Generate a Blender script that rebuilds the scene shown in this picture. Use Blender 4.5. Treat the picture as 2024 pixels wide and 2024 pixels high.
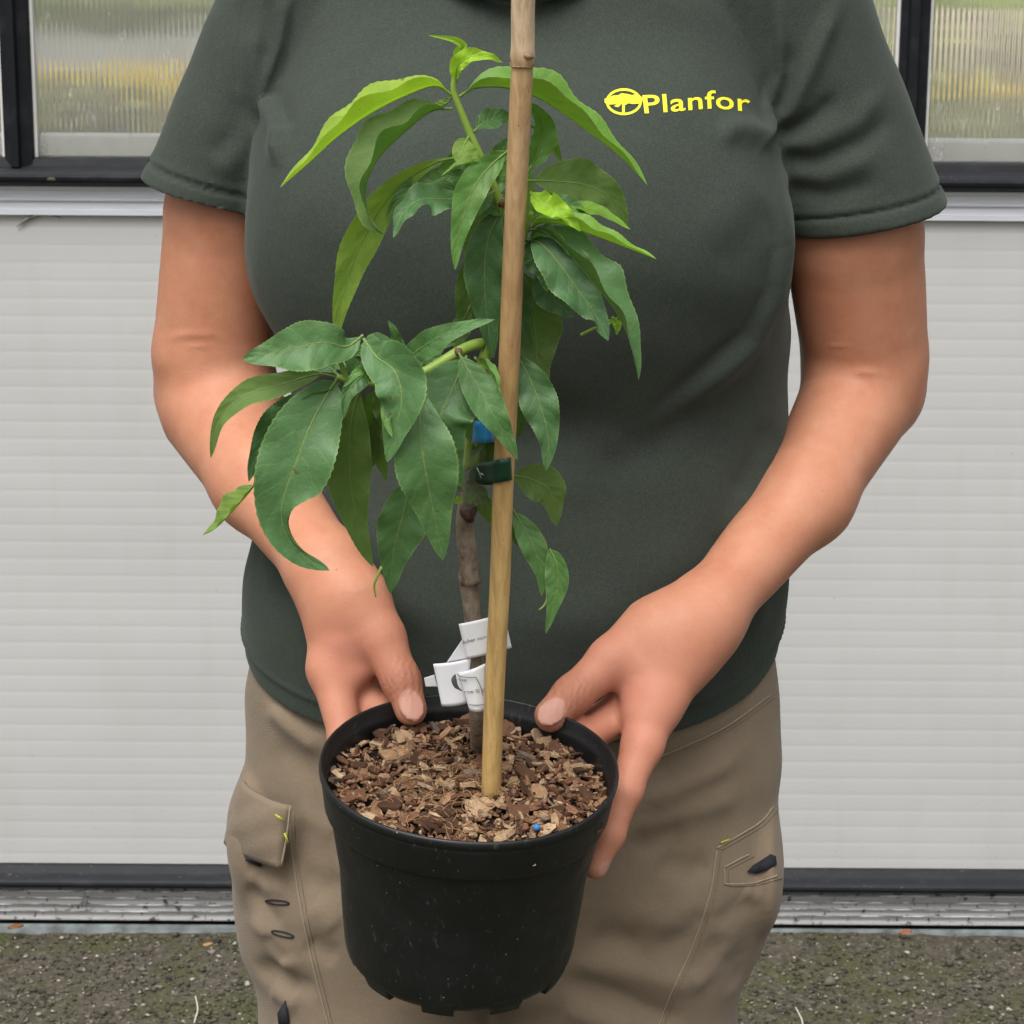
import bpy, bmesh, math, random
import numpy as np
import openvdb as vdb
from mathutils import Vector, Matrix
from mathutils.bvhtree import BVHTree

rnd = random.Random(7)
for o in list(bpy.data.objects):
    bpy.data.objects.remove(o)
sc = bpy.context.scene
COL = sc.collection

# ------------------------------------------------------------------ camera, sky, sun, exposure
FPX, CPX = 4840.0, 1012.0                       # focal length and centre of the 2024 px photograph
CAM = np.array([0.0, 0.0, 1.45])
PITCH, ROLL = math.radians(14.0), math.radians(0.36)
_f = np.array([0, math.cos(PITCH), -math.sin(PITCH)])
_r0 = np.array([1.0, 0, 0]); _u0 = np.array([0, math.sin(PITCH), math.cos(PITCH)])
_r = _r0 * math.cos(ROLL) + _u0 * math.sin(ROLL)
_u = -_r0 * math.sin(ROLL) + _u0 * math.cos(ROLL)
cam = bpy.data.cameras.new('camera'); camo = bpy.data.objects.new('camera', cam); COL.objects.link(camo)
cam.sensor_width = 36.0; cam.lens = 36.0 * FPX / 2024.0; cam.clip_start = 0.05; cam.clip_end = 400
M = Matrix(((_r[0], _u[0], -_f[0], CAM[0]), (_r[1], _u[1], -_f[1], CAM[1]), (_r[2], _u[2], -_f[2], CAM[2]), (0, 0, 0, 1)))
camo.matrix_world = M
cam.dof.use_dof = True; cam.dof.focus_distance = 1.58; cam.dof.aperture_fstop = 40
sc.camera = camo

SUN_EL, SUN_AZ = math.radians(60), math.radians(200)    # high, behind the camera, thin overcast
w = bpy.data.worlds.new('World'); sc.world = w; w.use_nodes = True
nt = w.node_tree; nt.nodes.clear()
sky = nt.nodes.new('ShaderNodeTexSky'); sky.sky_type = 'NISHITA'; sky.sun_disc = False
sky.sun_elevation = SUN_EL; sky.sun_rotation = SUN_AZ
sky.air_density = 1.0; sky.dust_density = 6.0; sky.ozone_density = 1.0
hsv = nt.nodes.new('ShaderNodeHueSaturation'); hsv.inputs['Saturation'].default_value = 0.22
bg = nt.nodes.new('ShaderNodeBackground'); bg.inputs['Strength'].default_value = 0.125
wo = nt.nodes.new('ShaderNodeOutputWorld')
nt.links.new(sky.outputs[0], hsv.inputs['Color']); nt.links.new(hsv.outputs[0], bg.inputs['Color']); nt.links.new(bg.outputs[0], wo.inputs['Surface'])
sun = bpy.data.lights.new('sun', 'SUN'); suno = bpy.data.objects.new('sun', sun); COL.objects.link(suno)
sun.energy = 1.5; sun.angle = math.radians(45); sun.color = (1.0, 0.965, 0.91)
_sd = Vector((math.sin(SUN_AZ) * math.cos(SUN_EL), math.cos(SUN_AZ) * math.cos(SUN_EL), math.sin(SUN_EL)))
suno.rotation_euler = _sd.to_track_quat('Z', 'Y').to_euler()
vs = sc.view_settings
vs.view_transform = 'Standard'; vs.look = 'None'; vs.gamma = 1.0; vs.use_curve_mapping = False; vs.exposure = 0.56
sc.cycles.use_denoising = True
sc.cycles.max_bounces = 8; sc.cycles.transparent_max_bounces = 12

# ------------------------------------------------------------------ helpers
def ray(px, py):
    return _f + _r * ((px - CPX) / FPX) - _u * ((py - CPX) / FPX)
def P(px, py, Y):                                # world point at depth Y on the sight line of a photo point
    d = ray(px, py); return CAM + d * (Y / d[1])
K = 2024.0 / 1932.0
def D(x, y, Y): return P(x * K, y * K, Y)        # the same from the 1932 px overview
def z1(X, Y_): return (380 + X / 2.0125, 40 + Y_ / 2.0125)
def z2(X, Y_): return (380 + X / 2.415, 600 + Y_ / 2.415)
def z3(X, Y_): return (560 + X / 2.3, 1080 + Y_ / 2.3)
def zl(X, Y_): return (860 + X / 6.44, 1180 + Y_ / 6.44)
def zt(X, Y_): return (860 + X / 6.44, 780 + Y_ / 6.44)
def mpp(p): return float(np.dot(np.asarray(p) - CAM, _f)) / FPX     # metres per photo pixel at a point

def lin(r, g, b):
    def c(v):
        v /= 255.0
        return v / 12.92 if v <= 0.04045 else ((v + 0.055) / 1.055) ** 2.4
    return (c(r), c(g), c(b), 1.0)

def tag(o, label, cat=None, group=None, kind=None):
    if label: o['label'] = label
    if cat: o['category'] = cat
    if group: o['group'] = group
    if kind: o['kind'] = kind
    return o
def empty(name, loc=(0, 0, 0)):
    o = bpy.data.objects.new(name, None); o.location = loc; COL.objects.link(o); o.empty_display_size = 0.05
    return o
def mesh_obj(name, verts, faces, mat=None, parent=None, smooth=True, uv=None):
    me = bpy.data.meshes.new(name)
    verts = np.asarray(verts, dtype=np.float64)
    if isinstance(faces, np.ndarray):
        n, k = faces.shape
        me.vertices.add(len(verts)); me.vertices.foreach_set('co', verts.ravel())
        me.loops.add(n * k); me.loops.foreach_set('vertex_index', faces.astype(np.int32).ravel())
        me.polygons.add(n); me.polygons.foreach_set('loop_start', np.arange(0, n * k, k, dtype=np.int32))
        me.update(calc_edges=True); me.validate()
    else:
        me.from_pydata([tuple(v) for v in verts], [], faces)
    if smooth: me.polygons.foreach_set('use_smooth', np.ones(len(me.polygons), dtype=bool))
    if uv is not None:
        l = me.uv_layers.new(name='UVMap')
        vi = np.zeros(len(me.loops), dtype=np.int32); me.loops.foreach_get('vertex_index', vi)
        l.data.foreach_set('uv', np.asarray(uv)[vi].astype(np.float32).ravel())
    if mat:
        for m in (mat if isinstance(mat, (list, tuple)) else [mat]): me.materials.append(m)
    o = bpy.data.objects.new(name, me); COL.objects.link(o)
    if parent: put_under(o, parent)
    return o
def world_shift(p):
    return p.location + (world_shift(p.parent) + p.matrix_parent_inverse.translation if p.parent else Vector((0, 0, 0)))
def put_under(o, parent):
    o.parent = parent; o.matrix_parent_inverse = Matrix.Translation(-world_shift(parent))
def bm_obj(name, bm, mat=None, parent=None, smooth=False):
    me = bpy.data.meshes.new(name); bm.to_mesh(me); bm.free()
    if smooth: me.polygons.foreach_set('use_smooth', np.ones(len(me.polygons), dtype=bool))
    if mat: me.materials.append(mat)
    o = bpy.data.objects.new(name, me); COL.objects.link(o)
    if parent: put_under(o, parent)
    return o
def catmull(pts, n):
    pts = np.asarray(pts, float)
    if len(pts) == 2:
        t = np.linspace(0, 1, n)[:, None]; return pts[0] * (1 - t) + pts[1] * t
    ext = np.vstack([2 * pts[0] - pts[1], pts, 2 * pts[-1] - pts[-2]])
    seg = np.linalg.norm(np.diff(pts, axis=0), axis=1); cum = np.concatenate([[0], np.cumsum(seg)])
    out = []
    for s in np.linspace(0, cum[-1], n):
        i = min(np.searchsorted(cum, s, side='right') - 1, len(pts) - 2); i = max(i, 0)
        t = (s - cum[i]) / max(seg[i], 1e-9)
        p0, p1, p2, p3 = ext[i], ext[i + 1], ext[i + 2], ext[i + 3]
        out.append(0.5 * ((2 * p1) + (-p0 + p2) * t + (2 * p0 - 5 * p1 + 4 * p2 - p3) * t * t + (-p0 + 3 * p1 - 3 * p2 + p3) * t ** 3))
    return np.array(out)
def unit(v): v = np.asarray(v, float); return v / max(np.linalg.norm(v), 1e-12)
def tube_data(pts, rad, nseg=10, cap=True):
    pts = np.asarray(pts, float); n = len(pts)
    rad = np.full(n, rad) if np.isscalar(rad) else np.asarray(rad, float)
    T = np.gradient(pts, axis=0); T /= np.linalg.norm(T, axis=1)[:, None] + 1e-12
    ref = np.array([0, -1.0, 0.03]) if abs(T[0][1]) < 0.9 else np.array([1.0, 0, 0])
    V = []; F = []
    A = unit(np.cross(T[0], ref))
    for i in range(n):
        A = unit(A - T[i] * np.dot(A, T[i])); B = np.cross(T[i], A)
        for j in range(nseg):
            a = 2 * math.pi * j / nseg
            V.append(pts[i] + (A * math.cos(a) + B * math.sin(a)) * rad[i])
    for i in range(n - 1):
        for j in range(nseg):
            k = (j + 1) % nseg
            F.append((i * nseg + j, i * nseg + k, (i + 1) * nseg + k, (i + 1) * nseg + j))
    if cap:
        F.append(tuple(range(nseg))[::-1]); F.append(tuple((n - 1) * nseg + j for j in range(nseg)))
    return V, F
def tube(name, pts, rad, mat, parent=None, nseg=10, n=None):
    if n: pts = catmull(pts, n)
    if not np.isscalar(rad): rad = np.interp(np.linspace(0, 1, len(pts)), np.linspace(0, 1, len(rad)), rad)
    V, F = tube_data(pts, rad, nseg)
    return mesh_obj(name, V, F, mat, parent)
def extrude_x(name, prof, x0, x1, mat, parent, nx=2, smooth=False, closed=True):
    m = len(prof); V = []; F = []
    for x in np.linspace(x0, x1, nx):
        V += [(x, y, z) for (y, z) in prof]
    for i in range(nx - 1):
        for j in range(m if closed else m - 1):
            k = (j + 1) % m
            F.append((i * m + j, (i + 1) * m + j, (i + 1) * m + k, i * m + k))
    if closed:
        F.append(tuple(range(m))); F.append(tuple((nx - 1) * m + j for j in range(m))[::-1])
    return mesh_obj(name, V, F, mat, parent, smooth)
def box(name, x0, x1, y0, y1, z0, z1_, mat, parent=None, bev=0.0):
    bm = bmesh.new(); bmesh.ops.create_cube(bm, size=1)
    for v in bm.verts:
        v.co = ((x0 + x1) / 2 + v.co.x * (x1 - x0), (y0 + y1) / 2 + v.co.y * (y1 - y0), (z0 + z1_) / 2 + v.co.z * (z1_ - z0))
    if bev: bmesh.ops.bevel(bm, geom=list(bm.edges), offset=bev, segments=2, affect='EDGES')
    return bm_obj(name, bm, mat, parent)

# ------------------------------------------------------------------ material kit
class Mat:
    def __init__(s, name, rough=0.6, color=None, spec=0.5):
        s.m = bpy.data.materials.new(name); s.m.use_nodes = True
        s.nt = s.m.node_tree; s.b = s.nt.nodes['Principled BSDF']; s.out = s.nt.nodes['Material Output']
        s.b.inputs['Roughness'].default_value = rough; s.b.inputs['Specular IOR Level'].default_value = spec
        if color: s.b.inputs['Base Color'].default_value = color
    def n(s, t, **kw):
        x = s.nt.nodes.new(t)
        for k, v in kw.items():
            if k in x.inputs: x.inputs[k].default_value = v
            else: setattr(x, k, v)
        return x
    def l(s, a, b): s.nt.links.new(a, b)
    def coord(s, kind='Object'): return s.n('ShaderNodeTexCoord').outputs[kind]
    def mapping(s, src, scale=(1, 1, 1), rot=(0, 0, 0)):
        m = s.n('ShaderNodeMapping'); m.inputs['Scale'].default_value = scale; m.inputs['Rotation'].default_value = rot
        s.l(src, m.inputs['Vector']); return m.outputs[0]
    def noise(s, src, scale, detail=3, rough=0.55, out='Fac', dist=0.0):
        x = s.n('ShaderNodeTexNoise'); x.inputs['Scale'].default_value = scale; x.inputs['Detail'].default_value = detail
        x.inputs['Roughness'].default_value = rough; x.inputs['Distortion'].default_value = dist
        s.l(src, x.inputs['Vector']); return x.outputs[out]
    def ramp(s, src, stops, interp='LINEAR'):
        r = s.n('ShaderNodeValToRGB'); r.color_ramp.interpolation = interp
        e = r.color_ramp.elements
        while len(e) > 1: e.remove(e[-1])
        e[0].position = stops[0][0]; e[0].color = stops[0][1]
        for p, c in stops[1:]:
            q = e.new(p); q.color = c
        s.l(src, r.inputs['Fac']); return r.outputs['Color']
    def mix(s, fac, a, b, mode='MIX'):
        m = s.n('ShaderNodeMix', data_type='RGBA', blend_type=mode)
        for sock, v in ((m.inputs[0], fac), (m.inputs[6], a), (m.inputs[7], b)):
            if isinstance(v, (int, float)): sock.default_value = v
            elif isinstance(v, tuple): sock.default_value = v
            else: s.l(v, sock)
        return m.outputs[2]
    def math(s, op, a, b=0.0, c=None):
        m = s.n('ShaderNodeMath', operation=op)
        for i, v in enumerate((a, b) if c is None else (a, b, c)):
            if isinstance(v, (int, float)): m.inputs[i].default_value = v
            else: s.l(v, m.inputs[i])
        return m.outputs[0]
    def col(s, v): s.l(v, s.b.inputs['Base Color'])
    def bump(s, h, strength=0.3, dist=0.001, prev=None):
        b = s.n('ShaderNodeBump'); b.inputs['Strength'].default_value = strength; b.inputs['Distance'].default_value = dist
        s.l(h, b.inputs['Height'])
        if prev is not None: s.l(prev, b.inputs['Normal'])
        s.l(b.outputs[0], s.b.inputs['Normal']); return b.outputs[0]
G = lambda v: (v, v, v, 1.0)

def simple_mat(name, c, rough=0.6, var=0.15, scale=40, bump=0.0, spec=0.5, metal=0.0):
    m = Mat(name, rough, spec=spec); co = m.coord()
    f = m.noise(co, scale, 4)
    a = tuple(v * (1 - var) for v in c[:3]) + (1,); b = tuple(min(1, v * (1 + var)) for v in c[:3]) + (1,)
    m.col(m.ramp(f, [(0.3, a), (0.7, b)])); m.b.inputs['Metallic'].default_value = metal
    if bump: m.bump(m.noise(co, scale * 4, 3), bump, 0.001)
    return m.m

# ------------------------------------------------------------------ implicit surfaces -> one mesh
def smin(a, b, k):
    if k <= 0: return np.minimum(a, b)
    h = np.clip(0.5 + 0.5 * (b - a) / k, 0, 1); return b * (1 - h) + a * h - k * h * (1 - h)
def smax(a, b, k): return -smin(-a, -b, k)
def cone(a, b, ra, rb):
    a = np.asarray(a, float); b = np.asarray(b, float); ab = b - a; L2 = float(ab @ ab) + 1e-12
    def f(p):
        t = np.clip(((p - a) @ ab) / L2, 0, 1)
        q = p - a - t[:, None] * ab
        return np.sqrt((q * q).sum(1)) - (ra + (rb - ra) * t)
    return f
def ellip(c, r, R=None):
    c = np.asarray(c, float); r = np.asarray(r, float)
    def f(p):
        q = p - c
        if R is not None: q = q @ R                  # columns of R are the local axes
        k0 = np.sqrt(((q / r) ** 2).sum(1)); k1 = np.sqrt(((q / (r * r)) ** 2).sum(1))
        return k0 * (k0 - 1) / np.maximum(k1, 1e-9)
    return f
class Field:
    def __init__(s): s.items = []
    def add(s, f, k=0.008, op='u'): s.items.append((f, k, op)); return s
    def at(s, p, items=None):
        d = np.full(len(p), 1.0)
        for f, k, op in (s.items if items is None else items):
            v = f(p)
            if op == 'u': d = smin(d, v, k)
            elif op == 's': d = smax(d, -v, k)
            elif op == 'i': d = smax(d, v, k)
            else: d = d + v                            # 'd': displacement
        return d
def polygonise(F, lo, hi, h, cull=0.06):
    lo = np.asarray(lo, float); hi = np.asarray(hi, float); B = 8
    nb = np.ceil((hi - lo) / (B * h)).astype(int)
    SB = 4                                              # super blocks of 4 x 4 x 4 blocks for culling
    band = 4 * h
    grid = vdb.FloatGrid(band); grid.transform = vdb.createLinearTransform(h)
    ii = np.stack(np.meshgrid(*[np.arange(B)] * 3, indexing='ij'), -1).reshape(-1, 3) * h
    for sx in range(0, nb[0], SB):
        for sy in range(0, nb[1], SB):
            for sz in range(0, nb[2], SB):
                c = lo + (np.array([sx, sy, sz]) + SB / 2) * B * h
                R = SB * B * h * 0.87
                its = []
                for it in F.items:
                    if it[2] == 'd' or it[2] == 'i' or getattr(it[0], 'always', False): its.append(it)
                    elif abs(it[0](c[None])[0]) < 1e9 and it[0](c[None])[0] < R * 1.1 + cull: its.append(it)
                if not any(i[2] == 'u' for i in its): continue
                bl = np.array([(x, y, z) for x in range(sx, min(sx + SB, nb[0])) for y in range(sy, min(sy + SB, nb[1])) for z in range(sz, min(sz + SB, nb[2]))])
                cen = lo + (bl + 0.5) * B * h
                d = F.at(cen, its)
                r = B * h * 0.9 * 1.5 + band
                for b_, dd in zip(bl[d < -r], d[d < -r]):
                    q = b_ * B; grid.fill(tuple(int(v) for v in q), tuple(int(v) for v in q + B - 1), -band, True)
                near = bl[np.abs(d) <= r]
                if not len(near): continue
                pts = (lo + near * B * h)[:, None, :] + ii[None]
                v = F.at(pts.reshape(-1, 3), its).reshape(len(near), B, B, B)
                v = np.clip(v, -band, band).astype(np.float32)
                for b_, a_ in zip(near, v):
                    grid.copyFromArray(np.ascontiguousarray(a_), ijk=tuple(int(t) for t in b_ * B))
    pts, quads = grid.convertToQuads(0.0)
    pts = np.asarray(pts, float) + lo
    return pts, np.asarray(quads, dtype=np.int64)[:, ::-1]

def vert_normals(V, Q):
    n = np.zeros_like(V); f = np.cross(V[Q[:, 2]] - V[Q[:, 0]], V[Q[:, 3]] - V[Q[:, 1]])
    for k in range(4): np.add.at(n, Q[:, k], f)
    return n / (np.linalg.norm(n, axis=1)[:, None] + 1e-12)
def displace(V, Q, fns):
    n = vert_normals(V, Q)
    return V - n * sum(f(V) for f in fns)[:, None]

# ================================================================== SETTING: ground and greenhouse wall
YW = 1.45 / math.tan(PITCH + math.atan((1752 * K - CPX) / FPX))        # the wall stands on the asphalt here
def wz(y): return float(D(966, y, YW)[2])                                # wall height of an overview row

def ground_mat():
    m = Mat('asphalt', 0.9, spec=0.25); co = m.coord()
    big = m.noise(co, 2.3, 4); mid = m.noise(co, 14, 5, 0.65); fine = m.noise(co, 160, 4, 0.7)
    vor = m.n('ShaderNodeTexVoronoi'); vor.inputs['Scale'].default_value = 150; m.l(co, vor.inputs['Vector'])
    stone = m.ramp(vor.outputs['Color'], [(0.0, (0.036,0.031,0.025,1)), (0.45, (0.08,0.07,0.055,1)), (0.8, (0.15, 0.132, 0.106, 1)), (1, (0.30, 0.275, 0.24, 1))])
    base = m.mix(m.ramp(fine, [(0.35, G(0.15)), (0.7, G(0.8))]), (0.062, 0.053, 0.039, 1), stone)
    moss = m.ramp(m.math('ADD', m.math('MULTIPLY', mid, 0.7), m.math('MULTIPLY', big, 0.5)), [(0.53, G(0)), (0.68, G(0.8))])
    mossc = m.ramp(fine, [(0.3, (0.036, 0.040, 0.014, 1)), (0.7, (0.085, 0.09, 0.032, 1))])
    m.col(m.mix(moss, base, mossc))
    n1 = m.bump(vor.outputs['Distance'], 0.7, 0.004); m.bump(fine, 0.5, 0.002, n1)
    return m.m
GROUND = ground_mat()
g = 60.0
gx = np.concatenate([[-g], np.linspace(-1.6, 1.6, 160), [g]]); gy = np.concatenate([[-g], np.linspace(2.0, 3.6, 90), [g]])
XX, YY = np.meshgrid(gx, gy, indexing='ij')
ng = np.random.RandomState(3)
ZZ = 0.006 * np.sin(XX * 3.1 + 1) * np.sin(YY * 4.3) + ng.normal(0, 0.0011, XX.shape)
ZZ[(np.abs(XX) > 10) | (np.abs(YY) > 10)] = 0
ZZ -= 0.001
V = np.stack([XX, YY, ZZ], -1).reshape(-1, 3); ny = len(gy)
I, J = np.meshgrid(np.arange(len(gx) - 1), np.arange(ny - 1), indexing='ij')
a = (I * ny + J).ravel(); Fq = np.stack([a, a + ny, a + ny + 1, a + 1], 1)
ground = tag(mesh_obj('ground', V, Fq, GROUND), 'worn dark asphalt yard with moss and grit', kind='structure')

# loose grit on the asphalt (nobody could count it)
def grit():
    tv = np.array([(1, 0, 0), (-1, 0, 0), (0, 1, 0), (0, -1, 0), (0, 0, 1), (0, 0, -1), (.75, .6, .35), (-.6, -.7, .4)], float)
    tf = np.array([(4, 0, 6), (4, 6, 2), (0, 2, 6), (4, 2, 1), (4, 1, 7), (4, 7, 3), (1, 3, 7), (4, 3, 0), (5, 2, 0), (5, 1, 2), (5, 3, 1), (5, 0, 3)])
    r = np.random.RandomState(11); N = 34000
    px = r.uniform(-1.15, 1.15, N); py = YW - 0.02 - r.uniform(0, 1, N) ** 0.9 * 0.85
    s = np.exp(r.normal(math.log(0.0019), 0.42, N))
    Vs = tv[None] * (1 + r.normal(0, 0.16, (N, len(tv), 1)))
    Vs = Vs * s[:, None, None] * np.stack([r.uniform(0.7, 1.4, N), r.uniform(0.7, 1.3, N), r.uniform(0.45, 0.9, N)], 1)[:, None, :]
    ang = r.uniform(0, 6.28, N); c_, s_ = np.cos(ang)[:, None], np.sin(ang)[:, None]
    X = Vs[..., 0] * c_ - Vs[..., 1] * s_; Y = Vs[..., 0] * s_ + Vs[..., 1] * c_
    Vs = np.stack([X + px[:, None], Y + py[:, None], Vs[..., 2] - 0.0005 + 0.30 * s[:, None] + 0.006 * (np.sin(px * 3.1 + 1) * np.sin(py * 4.3))[:, None]], -1)
    Fs = tf[None] + (np.arange(N) * len(tv))[:, None, None]
    m = Mat('grit', 0.85, spec=0.3); info = m.n('ShaderNodeNewGeometry')
    m.col(m.ramp(info.outputs['Random Per Island'], [(0, G(0.03)), (0.35, (0.06, 0.06, 0.03, 1)), (0.6, (0.085, 0.075, 0.058, 1)), (0.88, (0.15, 0.135, 0.108, 1)), (1, (0.42, 0.38, 0.33, 1))]))
    o = mesh_obj('gravel', Vs.reshape(-1, 3), Fs.reshape(-1, 3), m.m, smooth=False)
    tag(o, 'loose grit and pebbles strewn over the asphalt', 'gravel', kind='stuff')
grit()
straw_m = simple_mat('dry straw', (0.62, 0.58, 0.48, 1), 0.6)
def straw(label, a, b, r=0.0009):
    A = D(*a, 2.0); Bp = D(*b, 2.0)
    def floor(px, py):
        d = ray(px * K, py * K); return CAM + d * (-(CAM[2] - 0.006) / d[2])
    p, q = floor(*a), floor(*b); mid = (p + q) / 2 + np.array([0.004, 0, 0.006]); q = q + np.array([0, 0, 0.012])
    tag(tube('dry_straw', [p, mid, q], [r, r, r * 0.7], straw_m, None, 6, 8), label, 'straw')
straw('short pale straw lying on the asphalt left of the trousers', (366, 1930), (369, 1895))
straw('thin pale straw lying on the asphalt right of the trousers', (1515, 1952), (1500, 1915))
leafm = simple_mat('withered leaf', (0.30, 0.10, 0.035, 1), 0.7)
def litter(label, px, py, s, m):
    d = ray(px * K, py * K); p = CAM + d * (-(CAM[2] - 0.008) / d[2])
    V = []; n = 12
    for i in range(n + 1):
        t = i / n; wd = math.sin(math.pi * t ** 0.8) * 0.38 * s
        for u in (-1, 0, 1): V.append(p + np.array([(t - 0.5) * s, u * wd, 0.003 + 0.2 * s * t * t + 0.15 * s * abs(u)]))
    Fc = []
    for i in range(n):
        for j in range(2): Fc.append((i * 3 + j, i * 3 + 3 + j, i * 3 + 4 + j, i * 3 + 1 + j))
    o = mesh_obj('fallen_leaf', V, Fc, m); md = o.modifiers.new('t', 'SOLIDIFY'); md.thickness = 0.0006
    tag(o, label, 'leaf')
litter('small rust-brown dead leaf against the wall foot, right of the person', 1708, 1766, 0.018, leafm)
litter('orange-brown dead leaf at the wall foot near the left picture edge', 30, 1756, 0.022, simple_mat('orange leaf', (0.20, 0.09, 0.03, 1), 0.7))
litter('small tan dead leaf on the mossy asphalt left of the trousers', 392, 1788, 0.014, simple_mat('tan leaf', (0.36, 0.2, 0.07, 1), 0.7))

# ---- wall materials
def panel_mat():
    m = Mat('ribbed polycarbonate sheet', 0.42, spec=0.4); co = m.coord()
    big = m.noise(m.mapping(co, (1.2, 1, 3.0)), 2.2, 4)
    base = m.ramp(big, [(0.3, (0.455, 0.455, 0.448, 1)), (0.7, (0.495, 0.495, 0.488, 1))])
    sep = m.n('ShaderNodeSeparateXYZ'); m.l(co, sep.inputs[0])
    low = m.ramp(m.math('MULTIPLY_ADD', sep.outputs[2], -3.4, 1.0), [(0.0, G(0)), (1.0, G(0.9))])       # splashed dirt near the foot
    sp = m.noise(co, 220, 2, 0.6)
    specks = m.ramp(sp, [(0.70, G(0)), (0.76, G(1))])
    spk = m.mix(1.0, specks, low, 'MULTIPLY')
    sp2 = m.ramp(m.noise(co, 60, 3, 0.6), [(0.745, G(0)), (0.78, G(0.5))])
    c = m.mix(spk, base, (0.16, 0.14, 0.11, 1)); c = m.mix(sp2, c, (0.30, 0.29, 0.26, 1))
    strk = m.ramp(m.noise(m.mapping(co, (9, 1, 0.7)), 3.0, 4), [(0.5, G(0)), (0.8, G(0.14))])
    c = m.mix(strk, c, (0.36, 0.35, 0.315, 1))
    m.col(c); m.b.inputs['Subsurface Weight'].default_value = 0.0
    m.bump(m.noise(co, 400, 2), 0.05, 0.0005)
    return m.m
def alu_mat(name, c, rough, dirt):
    m = Mat(name, rough, spec=0.5); co = m.coord(); m.b.inputs['Metallic'].default_value = 0.08
    a = m.ramp(m.noise(m.mapping(co, (2, 40, 40)), 6, 4), [(0.3, tuple(v * 0.88 for v in c[:3]) + (1,)), (0.7, c)])
    if dirt:
        s1 = m.ramp(m.noise(m.mapping(co, (1, 1, 0.45)), 95, 3, 0.62), [(0.585, G(0)), (0.66, G(0.95))])
        a = m.mix(s1, a, (0.05, 0.045, 0.038, 1))
        s2 = m.ramp(m.noise(co, 20, 4, 0.6), [(0.5, G(0)), (0.8, G(0.4))])
        a = m.mix(s2, a, (0.30, 0.29, 0.27, 1))
    m.col(a); return m.m
def black_mat():
    m = Mat('black rubber and paint', 0.5, spec=0.14); co = m.coord()
    dust = m.ramp(m.noise(m.mapping(co, (1, 3, 1)), 26, 5, 0.65), [(0.5, G(0)), (0.85, G(0.6))])
    c = m.mix(dust, (0.010, 0.011, 0.013, 1), (0.04, 0.043, 0.05, 1))
    geo = m.n('ShaderNodeNewGeometry'); sep = m.n('ShaderNodeSeparateXYZ'); m.l(geo.outputs['Normal'], sep.inputs[0])
    top = m.ramp(sep.outputs[2], [(0.45, G(0)), (0.95, G(0.25))])        # dust settles on the upward faces
    spk = m.ramp(m.noise(co, 130, 3, 0.7), [(0.66, G(0)), (0.72, G(1))])
    c = m.mix(top, c, (0.042, 0.046, 0.054, 1))
    c = m.mix(m.mix(1.0, spk, top, 'MULTIPLY'), c, (0.5, 0.46, 0.40, 1))
    m.col(c); m.bump(m.noise(co, 220, 3), 0.12, 0.0006); return m.m
PANEL, ALU, ALUD, BLACK = panel_mat(), alu_mat('pale aluminium', (0.70, 0.72, 0.77, 1), 0.42, False), alu_mat('dirty aluminium', (0.46, 0.46, 0.455, 1), 0.5, True), black_mat()
WHITE = simple_mat('white sill paint', (0.62, 0.62, 0.60, 1), 0.5, 0.08, 30)

wall = empty('greenhouse_wall', (0, YW, 0))
tag(wall, 'long greenhouse side wall of pale ribbed sheet below black framed ribbed windows', 'wall')
X0, X1 = -2.6, 2.6
z_pb, z_pt = wz(1634), wz(401)              # sheet bottom / top
pitch = 0.0245
prof = []
zz = z_pb - 0.01
while zz < z_pt + 0.004:
    for t, d in [(k / 20.0, 0.00012 * (0.5 + 0.5 * math.cos(2 * math.pi * k / 20.0)) ** 7 - 0.00009 * math.sin(math.pi * k / 20.0)) for k in range(20)]:
        z_ = zz + t * pitch
        if z_ < z_pt + 0.004: prof.append((YW + d, z_))
    zz += pitch
prof = [(YW + 0.018, z_pb - 0.01)] + prof + [(YW + 0.018, z_pt + 0.004)]
extrude_x('lower_panel', prof[::-1], X0, X1, PANEL, wall, 2, False)
# pale aluminium band over the sheet: three flat faces with fine steps
zA, zB, zC, zD = wz(401), wz(381), wz(362), wz(355)
extrude_x('aluminium_strip', [(YW - 0.004, zA - 0.006), (YW - 0.010, zA - 0.006), (YW - 0.010, zA + 0.001), (YW - 0.0065, zA + 0.0012), (YW - 0.0065, zB - 0.001), (YW - 0.011, zB - 0.0008), (YW - 0.011, zB + 0.0012), (YW - 0.008, zB + 0.0015), (YW - 0.008, zC), (YW - 0.0125, zC + 0.0004), (YW - 0.0125, zD), (YW - 0.004, zD + 0.001)][::-1], X0, X1, ALU, wall)
# black upper rail: sloped dusty top, round nose
zt_, zb_ = wz(300), wz(356)
hh = zt_ - zb_
nose = [(YW + 0.012, zt_), (YW - 0.010, zt_ - 0.003), (YW - 0.014, zt_ - 0.30 * hh)]
for a_ in np.linspace(80, -70, 9): nose.append((YW - 0.016 - 0.020 * math.cos(math.radians(a_)), zb_ + 0.36 * hh + 0.30 * hh * math.sin(math.radians(a_))))
nose += [(YW - 0.014, zb_ + 0.003), (YW + 0.012, zb_ + 0.002)]
extrude_x('upper_rail', nose[::-1], X0, X1, BLACK, wall)
zt2, zb2 = wz(1632), wz(1674); h2 = zt2 - zb2
nose = [(YW + 0.01, zt2), (YW - 0.008, zt2 - 0.002), (YW - 0.016, zt2 - 0.30 * h2)]
for a_ in np.linspace(75, -75, 9): nose.append((YW - 0.014 - 0.020 * math.cos(math.radians(a_)), zb2 + 0.38 * h2 + 0.28 * h2 * math.sin(math.radians(a_))))
nose += [(YW - 0.010, zb2 + 0.002), (YW + 0.01, zb2 + 0.001)]
extrude_x('lower_rail', nose[::-1], X0, X1, BLACK, wall)
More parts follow.
